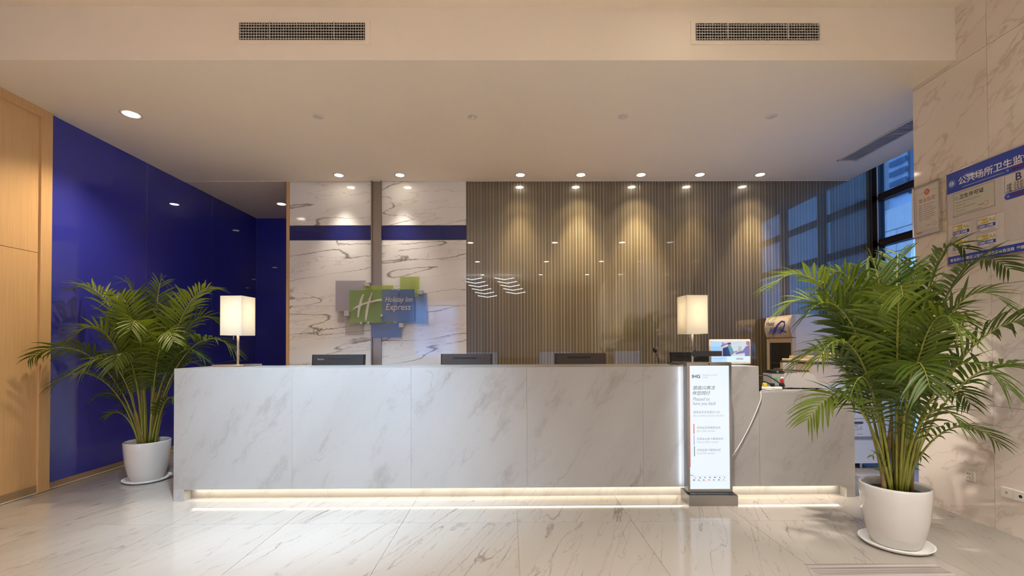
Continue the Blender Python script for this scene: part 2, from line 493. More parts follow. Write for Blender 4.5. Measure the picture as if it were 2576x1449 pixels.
def text(name, body, size, m, parent, x, z, y=-.0005, shear=0.0, bold=0.0, align='LEFT', sx=1.0, spacing=1.0, depth=.0004):
    cu = bpy.data.curves.new(name, 'FONT'); cu.body = body; cu.size = size; cu.shear = shear; cu.offset = bold
    cu.align_x = align; cu.space_character = spacing; cu.extrude = depth / 2; cu.resolution_u = 3
    t = bpy.data.objects.new(name, cu); C.objects.link(t)
    TEXTS.append((t, name, m, parent, (x, y, z), sx))
def flush_texts():
    bpy.context.view_layer.update()
    dg = bpy.context.evaluated_depsgraph_get()
    done = [bpy.data.meshes.new_from_object(t[0].evaluated_get(dg)) for t in TEXTS]
    for me, (t, name, m, parent, loc, sx) in zip(done, TEXTS):
        cu = t.data
        bpy.data.objects.remove(t); bpy.data.curves.remove(cu)
        me.name = name; me.materials.clear(); me.materials.append(MATS[m])
        o = bpy.data.objects.new(name, me); C.objects.link(o); o.parent = parent
        o.location = loc; o.rotation_euler = (R(90), 0, 0); o.scale = (sx, 1, 1)

# ================================================================== THE SETTING
rnd = random.Random(7)
# floor: bed + single marble tiles where the photo shows them
T = 0.8115; TX0 = 0.055; TY0 = 3.195
cols = range(-5, 6); rows = range(-2, 5)
fx0, fx1 = TX0 + T * cols[0], TX0 + T * (cols[-1] + 1)
fy0, fy1 = TY0 + T * rows[0], TY0 + T * (rows[-1] + 1)
fl = MB().box(XL - .2, 4.75, fy0 - .001, YN + .2, -.12, -.004)
fl.box(XL - .2, 4.75, -7.2, fy0 - .001, -.12, 0)
floor = struct('floor', fl, 'floor_marble', 'polished veined cream marble floor in large square tiles')
tile_me = MB().box(-T / 2 + .0012, T / 2 - .0012, -T / 2 + .0012, T / 2 - .0012, -.02, 0).mesh('floor_tile', 'floor_marble')
for j in rows:
    for i in cols:
        x, y = TX0 + (i + .5) * T, TY0 + (j + .5) * T
        if x > 4.75 or x < XL - .2 or y > YN + .3: continue
        o = bpy.data.objects.new('floor_tile', tile_me); C.objects.link(o); o.parent = floor; o.location = (x, y, 0)
MB().box(1.668, 2.40, 1.9, 2.562, -.01, .0006).build('floor_inlay', 'grey_inlay_marble', floor)

# ceilings
ce = MB().box(XL - .15, 4.285, YBM, YN + .15, HC, HU + .12)
ceiling = struct('ceiling', ce, 'ceiling_paint', 'low painted soffit over the reception counter')
MB().box(XL + .004, 4.285, YB - .012, YB - .004, HC - .006, HC + .001).build('shadow_gap_trim', 'light_line', ceiling)
up_c = MB().box(XL - .15, 4.75, -7.2, YBM, HU, HU + .12)
up_c.box(4.285, 4.75, YBM, YB + .2, HU + .05, HU + .12)
struct('ceiling_upper', up_c, 'ceiling_paint', 'higher painted lobby ceiling in front of the soffit')

# left wall: oak panelling then blue glass
wl = struct('wall_left', MB().box(XL - .2, XL - .02, -7.2, YN + .2, 0, HU), 'lobby_wall', 'left wall in oak panelling and blue glass')
ys = [3.992, 5.063, 6.176, YN - .002]
for a, b_ in zip(ys, ys[1:]):
    MB().box(XL - .02, XL, a + .0015, b_ - .0015, .055, HC).build('glass_panel', 'blue_glass', wl)
for y in ys[1:3]:
    MB().box(XL - .01, XL + .0006, y - .0016, y + .0016, .055, HC).build('joint_strip', 'lamp_metal', wl)
for a, b_, z0, z1 in ((2.9, 3.895, .07, 2.058), (2.9, 3.895, 2.062, 3.235), (1.7, 2.897, .07, 2.058), (1.7, 2.897, 2.062, 3.235), (-1, 1.697, .07, 3.235), (-7, -1.003, .07, 3.235)):
    MB().box(XL - .02, XL + .010, a, b_, z0, z1).build('oak_panel', 'oak', wl)
MB().box(XL - .02, XL + .030, 3.895, 3.990, 0, HC).build('oak_post', 'oak', wl)
MB().box(XL - .02, XL + .030, -7, 3.895, 3.235, HC).build('oak_rail', 'oak', wl)
struct('baseboard_left', MB().box(XL - .02, XL + .006, 3.992, YN, .006, .055).box(XL - .02, XL + .016, -7, 3.894, .006, .07), 'bronze_trim')
struct('trim_1', MB().box(XL - .02, XL + .014, 3.992, YN, 0, .006).box(XL - .02, XL + .022, -7, 3.894, 0, .006), 'light_line')

# niche behind the marble wall
wn_ = struct('wall_niche', MB().box(XL, -2.6, YN + .02, YN + .2, 0, HC), 'lobby_wall', 'back of the niche beside the marble wall')
MB().box(XL, -2.6, YN, YN + .02, 0, HC).build('glass_panel', 'blue_glass', wn_)

# back wall: bed, oak edge, marble slabs, blue band, steel post, striped glass
wb = struct('wall_back', MB().box(-2.735, 4.75, YB + .022, YB + .2, 0, HU).box(-2.735, -2.6, YB + .2, YN + .02, 0, HC), 'lobby_wall', 'back wall of marble slabs and striped glass')
for z0, z1 in ((0, 2.112), (2.116, HC)):
    MB().box(-2.770, -2.735, YB - .010, YN, z0, z1).build('oak_edge', 'oak', wb)
for x0, x1 in ((-2.733, -1.713), (-1.584, -.529)):
    for z0, z1 in ((0, 1.751), (1.7535, 2.573), (2.761, HC)):
        MB().box(x0, x1, YB, YB + .022, z0, z1).build('marble_slab', 'wall_marble', wb)
    MB().box(x0, x1, YB + .004, YB + .022, 2.580, 2.754).build('blue_band', 'blue_band_glass', wb)
st = MB().box(-1.706, -1.590, YB - .002, YB + .022, 0, HC)
st.box(-1.713, -1.700, YB - .026, YB + .02, 0, HC).box(-1.596, -1.584, YB - .026, YB + .02, 0, HC)
st.build('steel_channel', 'brushed_steel', wb)
xs = [-.527, .535, 1.654, 2.764, 3.905, XW]
for a, b_ in zip(xs, xs[1:]):
    MB().box(a + .0015, b_ - .0015, YB, YB + .022, 0, HC if b_ < 4 else HU + .05).build('striped_glass_panel', 'striped_glass', wb)
for x in xs[1:-1]:
    MB().box(x - .0015, x + .0015, YB + .003, YB + .022, 0, HC).build('joint_strip', 'lamp_metal', wb)

# right pier in marble slabs
wr = struct('wall_right', MB().box(XR + .025, 4.05, -7.2, 3.573, 0, HU), 'pier_marble', 'right hand pier clad in warm veined marble slabs')
for z0, z1 in ((0, .823), (.8255, 1.640), (1.6425, 2.460), (2.4625, 3.28), (3.2825, HU)):
    yy = [3.595, 3.03, 2.21, 1.39, .57, -.25, -1.07]
    for b_, a in zip(yy, yy[1:]):
        MB().box(XR, XR + .025, a + .0012, b_ - .0012, z0, z1).build('marble_slab', 'pier_marble', wr)
    MB().box(XR + .026, 4.05, 3.573, 3.595, z0, z1).build('marble_slab', 'pier_marble', wr)
    MB().box(XR, XR + .025, -7.1, -1.0712, z0, z1).build('marble_slab', 'pier_marble', wr)

# curtain wall to the right, behind the pier
WZ = (0.0, 0.05, 2.46, 2.545, 3.03, 3.11, HU + .05)
fr_ = MB()
for z0, z1 in ((0, .06), (2.46, 2.545), (3.03, 3.11)):
    fr_.box(XW - .03, XW + .06, 2.9, YB + .02, z0, z1)
for y0, y1 in ((5.555, 5.635), (4.62, 4.70), (3.70, 3.78), (2.9, 2.98)):
    fr_.box(XW - .03, XW + .06, y0, y1, 0, HU + .05)
wf = struct('window_1', fr_, 'window_frame_dark', 'dark framed curtain wall window behind the pier')
MB().box(XW - .034, XW - .03, 2.9, 5.555, 2.47, 2.51).box(XW - .034, XW - .03, 2.9, 5.555, 3.04, 3.08).build('transom_cover', 'dark_brown_metal', wf)
MB().box(XW - .034, XW - .028, 5.545, 5.556, 0, HU).build('jamb_bead', 'white_plastic', wf)
for y0, y1 in ((4.70, 5.555), (3.78, 4.62), (2.98, 3.70)):
    for z0, z1 in ((.06, 2.46), (2.545, 3.03), (3.11, HU + .05)):
        MB().box(XW + .01, XW + .022, y0, y1, z0, z1).build('pane', 'window_glass', wf)
struct('wall_window_return', MB().box(4.05, XW + .1, 2.7, 2.9, 0, HU + .05), 'lobby_wall')

# the lobby behind the camera
bk = MB().box(XL - .2, -3.95, -7.2, -7.0, 0, HU).box(-2.05, 4.05, -7.2, -7.0, 0, HU).box(-3.95, -2.05, -7.2, -7.0, 3.0, HU)
struct('wall_front', bk, 'lobby_wall', 'lobby wall behind the camera with a glazed entrance')
en = MB()
for x in (-3.95, -3.04, -2.13): en.box(x, x + .08, -7.14, -7.06, 0, 3.0)
en.box(-3.95, -2.05, -7.14, -7.06, 2.92, 3.0).box(-3.95, -2.05, -7.14, -7.06, 2.2, 2.26)
d1_ = struct('door_1', en, 'window_frame_dark', 'glazed entrance of the lobby')
for a, b_ in ((-3.87, -3.04), (-2.96, -2.13)):
    MB().box(a, b_, -7.105, -7.095, 0, 2.2).build('pane', 'window_glass', d1_)
    MB().box(a, b_, -7.105, -7.095, 2.26, 2.92).build('pane', 'window_glass', d1_)

# ================================================================== OUTSIDE
og = struct('ground_outside', MB().box(4.75, 40, -10, 40, -.3, -.12).box(-12, 12, -30, -7.2, -.3, -.12), 'pavement', 'pale pavement outside the window')
bx0 = 9.5
bld = thing('building', 'stone clad office building across the street seen through the window', 'building', (bx0, 4, -.12))
MB().box(.05, 8, -6, 30, 0, 7.6).build('wall', 'facade_grey', bld)
for z0 in (3.5, 4.05, 4.6):
    for k in range(17):
        off = .45 if z0 == 4.05 else 0
        MB().box(0, .06, -3 + k * .95 + off + .01, -2.06 + k * .95 + off, z0 + .01 - .4, z0 + .54 - .4).build('stone_block', 'stone_clad', bld)
for k in range(9):
    y = -2 + k * 1.9
    w_ = MB().box(.0, .05, y, y + 1.0, 4.95, 6.25).build('window', 'window_frame_dark', bld)
    MB().box(-.005, .02, y + .06, y + .94, 5.02, 6.18).build('window_pane', 'facade_dark', w_)
    for q in range(5):
        MB().box(-.03, -.006, y + 1.02, y + 1.5, 5.0 + q * .25, 5.13 + q * .25).build('louvre', 'facade_dark', w_)
    MB().box(-.1, .05, y + 1.62, y + 1.78, 4.75, 7.6).build('pilaster', 'stone_clad', bld)
MB().box(-.35, .05, -6, 30, 7.0, 7.6).build('cornice', 'facade_grey', bld)
for k in range(9):
    y = -2 + k * 1.9
    g_ = MB().box(.0, .05, y, y + 1.7, .4, 2.7).build('shop_window', 'window_frame_dark', bld)
    MB().box(-.005, .02, y + .06, y + 1.64, .46, 2.64).build('window_pane', 'facade_dark', g_)

# ================================================================== CEILING FITTINGS
def downlight(x, y, z, lit, label, group, r=.055, power=18, angle=75, color=WARM, tgt=None, blend=.8):
    t = thing('downlight', label, 'downlight', (x, y, z), 0, group)
    MB().lathe([(r * 1.35, 0), (r * 1.38, -.003), (r * 1.2, -.006), (r, -.004), (r * .98, 0)], 28, close=True).build('trim_ring', 'vent_white', t, True)
    MB().lathe([(r, .0005), (r * .98, -.0035), (0, -.0036)], 28).build('lamp_disc', 'lamp_glow' if lit else 'vent_white', t, True)
    if not lit:
        MB().lathe([(r * .72, -.0036), (r * .70, -.006), (r * .64, -.006), (r * .62, -.0036)], 28, close=True).build('inner_ring', 'vent_white', t, True)
    if lit and power > 0:
        spot('downlight_lamp', (x, y, z - .012), power, angle, blend, color, r * .7, tgt or (x, y, 0))
    return t
xr = [-2.042, -1.307, .147, .879, 1.609, 2.324, 3.057]
names = ['lit round downlight above the left marble slabs', 'lit round downlight above the marble slabs right of the steel channel',
         'lit downlight above striped glass, nearest the marble', 'lit downlight above striped glass, second from the marble',
         'lit downlight above striped glass, third from the marble', 'lit downlight above striped glass, fourth from the marble',
         'lit downlight above striped glass, nearest the window']
pw = [44, 38, 130, 240, 260, 70, 200]
for x, n, p_ in zip(xr, names, pw):
    downlight(x, 5.425, HC, True, n, 'wall washing downlights', .05, p_, 56 if x > 0 else 64, (1.0, .78, .46) if x > 0 else (1.0, .90, .76), (x, 5.46, 0), 1.0)
    if x > 0: spot('downlight_spill', (x, 5.425, HC - .012), p_ * .16, 100, 1.0, (1.0, .80, .50), .04)
downlight(-3.342, 3.996, HC, True, 'large lit downlight above the palm beside the oak wall', 'lit downlights', .062, 95, 120)
downlight(-3.283, 6.521, HC, True, 'lit downlight in the niche by the blue wall', 'lit downlights', .055, 14, 80)
for x, n in ((-1.708, 'unlit downlight in the soffit, leftmost of four'), (-.322, 'unlit downlight in the soffit, second from left'),
             (1.042, 'unlit downlight in the soffit, third from left'), (2.387, 'unlit downlight in the soffit, rightmost of four')):
    downlight(x, 4.04, HC, False, n, 'unlit downlights in the soffit', .036)
# unseen fill lights added in the lobby ceiling, behind and above the camera
k = 0
for y in (.6, -1.8, -4.2):
    for x in (-2.9, -.9, 1.1, 2.7):
        k += 1
        t = downlight(x, y, HU, True, 'added warm fill light in the lobby ceiling behind the viewer, %s row, %s' % ({.6: 'nearest', -1.8: 'middle', -4.2: 'farthest'}[y], {-2.9: 'leftmost', -.9: 'second from left', 1.1: 'third from left', 2.7: 'rightmost'}[x]), 'added lobby fill lights', .07, (210 if x > 2 else 165), 132, (1.0, .96, .87))
# cool accent lamp on the counter front
downlight(-1.35, 2.05, HU, True, 'cool white accent downlight in the lobby ceiling', None, .06, 900, 62, (.58, .79, 1.0), (-1.45, 3.67, .85), 1.0)

downlight(1.25, 2.75, HU, True, 'added warm fill light, unseen in the lobby ceiling, aimed at the counter end', None, .06, 520, 46, (1.0, .90, .78), (2.55, 3.67, .55), 1.0)  # unseen fill light, added to brighten the low counter end

# air grilles in the soffit face
def wall_grille(x0, x1, z0, z1, bars, label):
    t = thing('air_grille', label, 'vent', ((x0 + x1) / 2, YBM, z0), 0, 'air grilles in the soffit face')
    w = (x1 - x0) / 2; h_ = z1 - z0
    MB().poly([(-w - .035, -.028), (w + .035, -.028), (w + .035, 0), (-w - .035, 0)], -.008, .001).poly([(-w - .035, h_), (w + .035, h_), (w + .035, h_ + .018), (-w - .035, h_ + .018)], -.008, .001)\
        .box(-w - .035, -w, -.008, .001, 0, h_).box(w, w + .035, -.008, .001, 0, h_).build('frame', 'ceiling_paint', t)
    MB().box(-w, w, -.001, .0, 0, h_).build('duct', 'vent_dark', t)
    nv = 47
    vme = MB().box(-.0013, .0013, -.010, -.001, 0, h_).mesh('vertical_blade', 'vent_white')
    for q in range(nv):
        o = bpy.data.objects.new('vertical_blade', vme); C.objects.link(o); o.parent = t; o.location = (-w + (q + .5) * 2 * w / nv, 0, 0)
    hm = MB().add([(-w, -.022, -.003), (w, -.022, -.003), (w, -.012, .002), (-w, -.012, .002), (-w, -.022, -.0075), (w, -.022, -.0075), (w, -.012, -.001), (-w, -.012, -.001)],
                  [(0, 1, 2, 3), (7, 6, 5, 4), (4, 5, 1, 0), (3, 2, 6, 7), (0, 3, 7, 4), (1, 5, 6, 2)]).mesh('horizontal_blade', 'vent_white')
    for q in range(6):
        o = bpy.data.objects.new('horizontal_blade', hm); C.objects.link(o); o.parent = t; o.location = (0, 0, .006 + q * h_ * .80 / 5)
    for bx in bars:
        MB().box(bx - (x0 + x1) / 2 - .002, bx - (x0 + x1) / 2 + .002, -.024, -.020, 0, h_).build('mullion', 'vent_white', t)
wall_grille(-1.935, -1.030, 3.455, 3.582, (-1.709, -1.248), 'white air grille in the soffit face above the marble wall')
wall_grille(1.365, 2.267, 3.455, 3.581, (1.591, 2.029), 'white air grille in the soffit face above the striped glass')
# ceiling slot grille near the window
t = thing('ceiling_grille', 'long slatted air grille in the soffit near the window', 'vent', (3.81, 4.30, HC))
MB().box(-.115, -.09, -.75, .72, -.006, 0).box(.09, .115, -.75, .72, -.006, 0).box(-.115, .115, .70, .72, -.006, 0).box(-.115, .115, -.75, -.73, -.006, 0).build('frame', 'vent_white', t)
MB().box(-.09, .09, -.73, .70, -.001, 0).build('duct', 'money_grey', t)
sm = MB().add([(-.09, -.011, -.006), (.09, -.011, -.006), (.09, .011, -.001), (-.09, .011, -.001), (-.09, -.011, -.0075), (.09, -.011, -.0075), (.09, .011, -.0025), (-.09, .011, -.0025)],
              [(3, 2, 1, 0), (4, 5, 6, 7), (0, 1, 5, 4), (7, 6, 2, 3), (4, 7, 3, 0), (1, 2, 6, 5)]).mesh('slat', 'copier_white')
for q in range(46):
    o = bpy.data.objects.new('slat', sm); C.objects.link(o); o.parent = t; o.location = (0, -.715 + q * .031, 0)

# chevron light strips hanging in the lobby (mirrored in the striped glass)
k = 0
for cx, n in ((-1.25, 6), (-.15, 5)):
    for q in range(n):
        k += 1
        t = thing('chevron_light', 'white chevron light strip in the lobby, %s of the %s stack' % (('topmost', 'second from top', 'third from top', 'fourth from top', 'fifth from top', 'lowest')[q], 'left' if cx < -1 else 'right'), 'pendant light', (cx + .10 * q, -4.2 - .1 * q, 3.58 - q * .11), 0, 'chevron strips in the lobby')
        MB().add([(-.34, 0, .0), (0, 0, -.06), (.34, 0, 0), (.34, 0, .02), (0, 0, -.04), (-.34, 0, .02),
                  (-.34, .03, .0), (0, .03, -.06), (.34, .03, 0), (.34, .03, .02), (0, .03, -.04), (-.34, .03, .02)],
                 [(0, 5, 4, 1), (1, 4, 3, 2), (6, 7, 10, 11), (7, 8, 9, 10), (0, 1, 7, 6), (1, 2, 8, 7), (5, 11, 10, 4), (4, 10, 9, 3), (0, 6, 11, 5), (2, 3, 9, 8)]).build('strip', 'chevron_glow', t)
        MB().tube([(0, .015, -.03), (0, .015, HU - 3.58 + q * .11)], .003, 6).build('cord', 'cable_white', t)

# ================================================================== RECEPTION COUNTER
ct = thing('reception_counter', 'long white marble reception counter with a glowing recessed plinth', 'counter', (0, YD, 0))
xs = [-2.711, -1.758, -.796, .144, 1.09, 2.041]
REC = .078
for a, b_ in zip(xs, xs[1:]):
    MB().box(a + .0006, b_ - .0006, 0, .03, .093, DTOP - .002).build('front_slab', 'counter_marble', ct)
MB().box(2.0422, 2.82, 0, .03, .093, LTOP - .002).build('front_slab', 'counter_marble', ct)
MB().bbox(-2.711, 2.041, .0, .56, DTOP - .002, DTOP + .001, .001).build('counter_top', 'counter_marble', ct)
MB().bbox(2.0412, 2.82, .0, .66, LTOP - .002, LTOP + .001, .001).build('low_counter_top', 'counter_marble', ct)
MB().box(-2.711, -2.681, .0305, .56, 0, DTOP - .002).build('end_panel', 'counter_marble', ct)
MB().box(2.011, 2.041, .0305, .66, LTOP + .001, DTOP - .002).build('end_panel', 'counter_marble', ct)
MB().box(2.79, 2.82, .0305, .66, 0, LTOP - .002).build('end_panel', 'counter_marble', ct)
MB().box(-2.711, -2.625, 0, REC, 0, .0925).build('plinth_block', 'counter_marble', ct)
MB().box(2.75, 2.82, 0, REC, 0, .0925).build('plinth_block', 'counter_marble', ct)
for a, b_ in zip([-2.625, -1.5, -.15, .9, 2.0], [-1.5, -.15, .9, 2.0, 2.75]):
    MB().box(a + .0006, b_ - .0006, REC, REC + .02, 0, .093).build('plinth_slab', 'counter_marble', ct)
MB().box(-2.68, 2.01, .53, .56, .09, DTOP - .002).build('back_panel', 'oak', ct)
MB().box(-2.5, 1.9, .56, 1.05, .70, .74).box(-2.5, -2.46, .56, 1.05, 0, .70).box(1.86, 1.9, .56, 1.05, 0, .70).box(-.3, -.26, .56, 1.05, 0, .70).build('work_desk', 'oak', ct)
MB().box(-2.60, 2.73, .034, .046, .082, .091).build('light_strip', 'led_strip', ct)
l = bpy.data.lights.new('plinth_light', 'AREA'); l.shape = 'RECTANGLE'; l.size = 5.3; l.size_y = .02; l.energy = 3.6; l.color = (1.0, .87, .66)
o = bpy.data.objects.new('plinth_light', l); C.objects.link(o); o.location = (.065, YD + .05, .080)

# ------------------------------------------------------------------ table lamps
def table_lamp(x, y, rz, label):
    t = thing('table_lamp', label, 'lamp', (x, y, DTOP + .001), R(rz), 'table lamps on the counter')
    MB().bbox(-.14, .14, -.14, .14, 0, .018, .003).build('base', 'lamp_metal', t)
    MB().tube([(0, 0, .018), (0, 0, .34)], .0115, 16).build('pole', 'lamp_metal', t, True)
    MB().tube([(-.035, -.01, .275), (-.035, -.01, .245)], .004, 8).tube([(-.035, -.01, .275), (0, 0, .30)], .003, 6).build('switch', 'lamp_metal', t)
    w = .098; z0, z1 = .278, .628
    sh = MB()
    P = [(-w, -w), (w, -w), (w, w), (-w, w)]
    q = w - .002; Q = [(-q, -q), (q, -q), (q, q), (-q, q)]
    vs = [(a, b_, z0) for a, b_ in P] + [(a, b_, z1) for a, b_ in P] + [(a, b_, z0) for a, b_ in Q] + [(a, b_, z1) for a, b_ in Q]
    fs = []
    for i in range(4):
        j = (i + 1) % 4
        fs += [(i, j, j + 4, i + 4), (j + 8, i + 8, i + 12, j + 12), (i + 4, j + 4, j + 12, i + 12), (j, i, i + 8, j + 8)]
    sh.add(vs, fs).build('lamp_shade', 'shade_fabric', t)
    MB().box(-w, w, -.002, .002, z1 - .012, z1 - .008).box(-.002, .002, -w, w, z1 - .012, z1 - .008).tube([(0, 0, .34), (0, 0, z1 - .01)], .003, 6).build('shade_frame', 'lamp_metal', t)
    b_ = MB(); b_.lathe([(0, .46), (.018, .455), (.03, .43), (.028, .40), (.015, .37), (.012, .34)], 16).build('bulb', 'bulb_glow', t, True)
    l = bpy.data.lights.new('lamp_bulb', 'POINT'); l.energy = 2.0; l.color = (1, .93, .80); l.shadow_soft_size = .04
    o = bpy.data.objects.new('lamp_bulb', l); C.objects.link(o); o.location = (x, y, DTOP + .52)
table_lamp(-2.452, 4.10, -3, 'square white shaded lamp on the left end of the counter')
table_lamp(1.700, 4.165, 4, 'square white shaded lamp behind the illuminated sign')

# ------------------------------------------------------------------ monitors on the work desk
def monitor(x, ztop, w, label, m='monitor_back', shift=0.0, y=4.42, word=None, rz=0):
    t = thing('computer_monitor', label, 'monitor', (x, y, .741), R(rz), 'computer monitors behind the counter')
    h_ = ztop - .741; hh = .30; zb = h_ - hh; a = w / 2
    vs = []
    for k_, (yy, sc_) in enumerate(((-.018, .94), (-.004, 1.0), (.014, 1.0))):
        for xx, zz in ((-a * sc_ + (1 - sc_) * 0, zb), (a * sc_, zb), (a * sc_, h_), (-a * sc_, h_)):
            vs.append((xx, yy + (zz - zb) * .10, zz))
    fs = [(0, 1, 2, 3), (11, 10, 9, 8)]
    for l_ in (0, 4):
        for k_ in range(4):
            p, q = l_ + k_, l_ + (k_ + 1) % 4
            fs.append((q, p, p + 4, q + 4))
    MB().add(vs, fs).build('housing', m, t)
    MB().add([(-a * .97, .0145 + .002, zb + .01), (a * .97, .0165, zb + .01), (a * .97, .0145 + hh * .1, h_ - .012), (-a * .97, .0145 + hh * .1, h_ - .012)], [(3, 2, 1, 0)]).build('screen', 'monitor_light', t)
    MB().box(-.13 + shift, .10 + shift, -.0185 + hh * .085, -.0165 + hh * .085, h_ - .052, h_ - .033).build('vent_slot', 'black_plastic', t)
    MB().box(-.03, .03, -.03, -.012, .01, zb + .08).build('neck', m, t)
    MB().bbox(-.11, .11, -.10, .08, 0, .012, .003).build('foot', m, t)
    if word: text('maker_mark', word, .022, 'money_grey', t, -a + .06, h_ - .052, -.0185 + hh * .083, bold=.0005)
monitor(-1.672, 1.166, .52, 'slim black monitor in front of the marble, leftmost of the row', 'monitor_back', .02, word='lenovo')
monitor(-.417, 1.168, .505, 'dark brown monitor where the marble meets the striped glass', 'monitor_brown', 0)
monitor(.703, 1.170, .505, 'dark brown monitor in front of the striped glass', 'monitor_brown', 0)
monitor(1.79, 1.175, .40, 'black monitor behind the clear arrow sign', 'monitor_back', 0)

# gooseneck microphone
t = thing('microphone', 'black gooseneck microphone standing behind the counter', 'microphone', (1.47, 4.36, .741))
MB().bbox(-.05, .05, -.06, .06, 0, .03, .006).build('base', 'black_plastic', t)
MB().tube([(0, 0, .03), (.0, 0, .25), (-.02, 0, .36), (-.045, 0, .43)], .0045, 8).build('gooseneck', 'black_plastic', t, True)
MB().tube([(-.042, 0, .422), (-.050, 0, .437)], .008, 10).build('collar', 'red_switch', t)
h_ = MB(); h_.tube([(-.047, 0, .43), (-.052, 0, .445), (-.058, 0, .462), (-.063, 0, .476), (-.065, 0, .482)], [.010, .017, .019, .014, .004], 14).build('foam_head', 'black_plastic', t, True)

# ------------------------------------------------------------------ illuminated advertising sign
KX, KY = 1.577, 3.545
kq = thing('illuminated_sign', 'tall lit advertising sign on a steel base in front of the counter', 'sign', (KX, KY, 0))
hw = .176
MB().poly([(-hw, .086), (hw, .086), (hw, 1.106), (-hw, 1.106)], .012, .075).build('cabinet', 'dark_steel', kq)
fr_ = MB()
x0, x1, z0, z1 = -.158, .158, .112, 1.081
o4 = [(-hw, .088), (hw, .088), (hw, 1.104), (-hw, 1.104)]; i4 = [(x0, z0), (x1, z0), (x1, z1), (x0, z1)]
vs = [(a, .012, b_) for a, b_ in o4] + [(a, .000, b_) for a, b_ in o4] + [(a, .000, b_) for a, b_ in i4] + [(a, .012, b_) for a, b_ in i4]
fs = []
for i in range(4):
    j = (i + 1) % 4
    for l_ in (0, 4, 8): fs.append((l_ + i, l_ + j, l_ + j + 4, l_ + i + 4))
fr_.add(vs, fs).build('bezel', 'dark_steel', kq)
scr = MB().box(x0, x1, .008, .0118, z0, z1).build('screen', 'screen_white', kq)
MB().add([(-.19, -.055, 0), (.19, -.055, 0), (.19, .115, 0), (-.19, .115, 0), (-.19, -.055, .078), (.19, -.055, .078), (.19, .115, .09), (-.19, .115, .09)],
         [(3, 2, 1, 0), (4, 5, 6, 7), (0, 1, 5, 4), (1, 2, 6, 5), (2, 3, 7, 6), (3, 0, 4, 7)]).build('base', 'dark_steel', kq)
MB().add([(-hw, .0, .092), (hw, 0, .092), (hw - .012, -.03, .083), (-hw + .012, -.03, .083)], [(3, 2, 1, 0), (0, 1, 2, 3)]).build('apron', 'dark_steel', kq)
KS = 319.6
def kx(px): return (px - 1785.0) / KS
def kz(py): return 1.106 - (py - 911.5) / KS
def kt(b_, px, py, hpx, m, shear=0.0, bold=0.0, sx=1.0): text('lettering', b_, hpx / KS, m, kq, kx(px), kz(py), .0072, shear, bold, sx=sx)
kt('IHG', 1742, 950.5, 12.0, 'screen_black', 0, .0008, 1.05)
kt('Rewards Club', 1769, 945, 6.4, 'screen_lightgrey', 0, 0, 1.0)
kt('优悦会', 1769, 950.5, 4.6, 'screen_lightgrey')
kt('很高兴再次', 1743.5, 979.5, 11.3, 'screen_black', .28)
kt('伴您同行', 1742, 992.8, 11.3, 'screen_black', .28)
kt('Pleased to', 1743.5, 1007.5, 12.6, 'screen_grey', .32, -.0001, .80)
kt('have you back', 1743.5, 1018.5, 12.6, 'screen_grey', .32, -.0001, .80)
kt('精英会员优先登记入住', 1744.5, 1039, 6.7, 'screen_grey', .25)
kt('Elite member priority check-in', 1743.5, 1047.5, 7.4, 'screen_lightgrey', .3, 0, .85)
for b_, e_, y_ in (('优悦会至悦精英会员', 'Spire Elite member', 1078), ('优悦会白金卡精英会员', 'Platinum Elite member', 1106), ('优悦会金卡精英会员', 'Gold Elite member', 1134)):
    kt(b_, 1752.5, y_, 6.7, 'screen_grey', .25)
    kt(e_, 1752.5, y_ + 8, 7.4, 'screen_lightgrey', .3, 0, .82)
def kbar(n_, xa, xb, ya, yb, m): MB().box(kx(xa), kx(xb), .0068, .0079, kz(yb), kz(ya)).build(n_, m, kq)
kbar('red_line', 1735.2, 1736.8, 920, 1174, 'screen_red')
kbar('colour_bar', 1745, 1747.3, 1066, 1091, 'screen_red')
kbar('colour_bar', 1745.3, 1747.5, 1094, 1119, 'screen_lilac')
kbar('colour_bar', 1746, 1748.2, 1122, 1147, 'screen_green')
kt('IHG', 1736, 1196.5, 5, 'screen_red', 0, .0003)
kbar('logo_strip_rule', 1737, 1830, 1196.6, 1197.0, 'screen_lightgrey'); kbar('logo_strip_rule', 1737, 1830, 1209, 1209.4, 'screen_lightgrey')
rn = random.Random(3)
lm_ = ['screen_lightgrey', 'screen_grey', 'screen_red', 'screen_green', 'screen_blue', 'screen_red', 'screen_red',
       'screen_blue', 'screen_grey', 'screen_red', 'screen_orange', 'screen_teal', 'screen_grey', 'screen_lightgrey']
for i in range(14):
    px = 1741 + (i % 7) * 12.5 + (2 if i > 6 else 5); py = 1200 if i < 7 else 1206
    d_ = MB().box(kx(px), kx(px + rn.uniform(2.5, 5)), .0068, .0079, kz(py + 1.8), kz(py - .8)).build('small_logo', lm_[i], kq)
    if i in (0, 1, 5, 8, 9): MB().box(kx(px), kx(px + 7), .0068, .0079, kz(py + 3.0), kz(py + 2.3)).build('small_logo', 'screen_lightgrey', kq)
MB().box(-hw + .001, -hw + .016, .0752, .0770, .10, 1.08).build('edge_light', 'edge_glow', kq)
MB().disc(0, 1.094, .006, -.0006, .001).build('camera_eye', 'black_plastic', kq)

# clear arrow sign on the counter
t = thing('arrow_sign', 'clear acrylic sign with a black arrow pointing left', 'sign', (1.715, 3.93, DTOP + .001), R(2))
MB().box(-.193, .193, 0, .004, 0, .162).build('plate', 'acrylic', t)
MB().bbox(-.193, .193, -.03, .035, 0, .006, .002).build('foot', 'acrylic', t)
MB().poly([(-.135, .098), (-.080, .146), (-.080, .122), (.150, .122), (.150, .076), (-.080, .076), (-.080, .048)], -.0012, -.0002).build('arrow', 'ink_black', t)
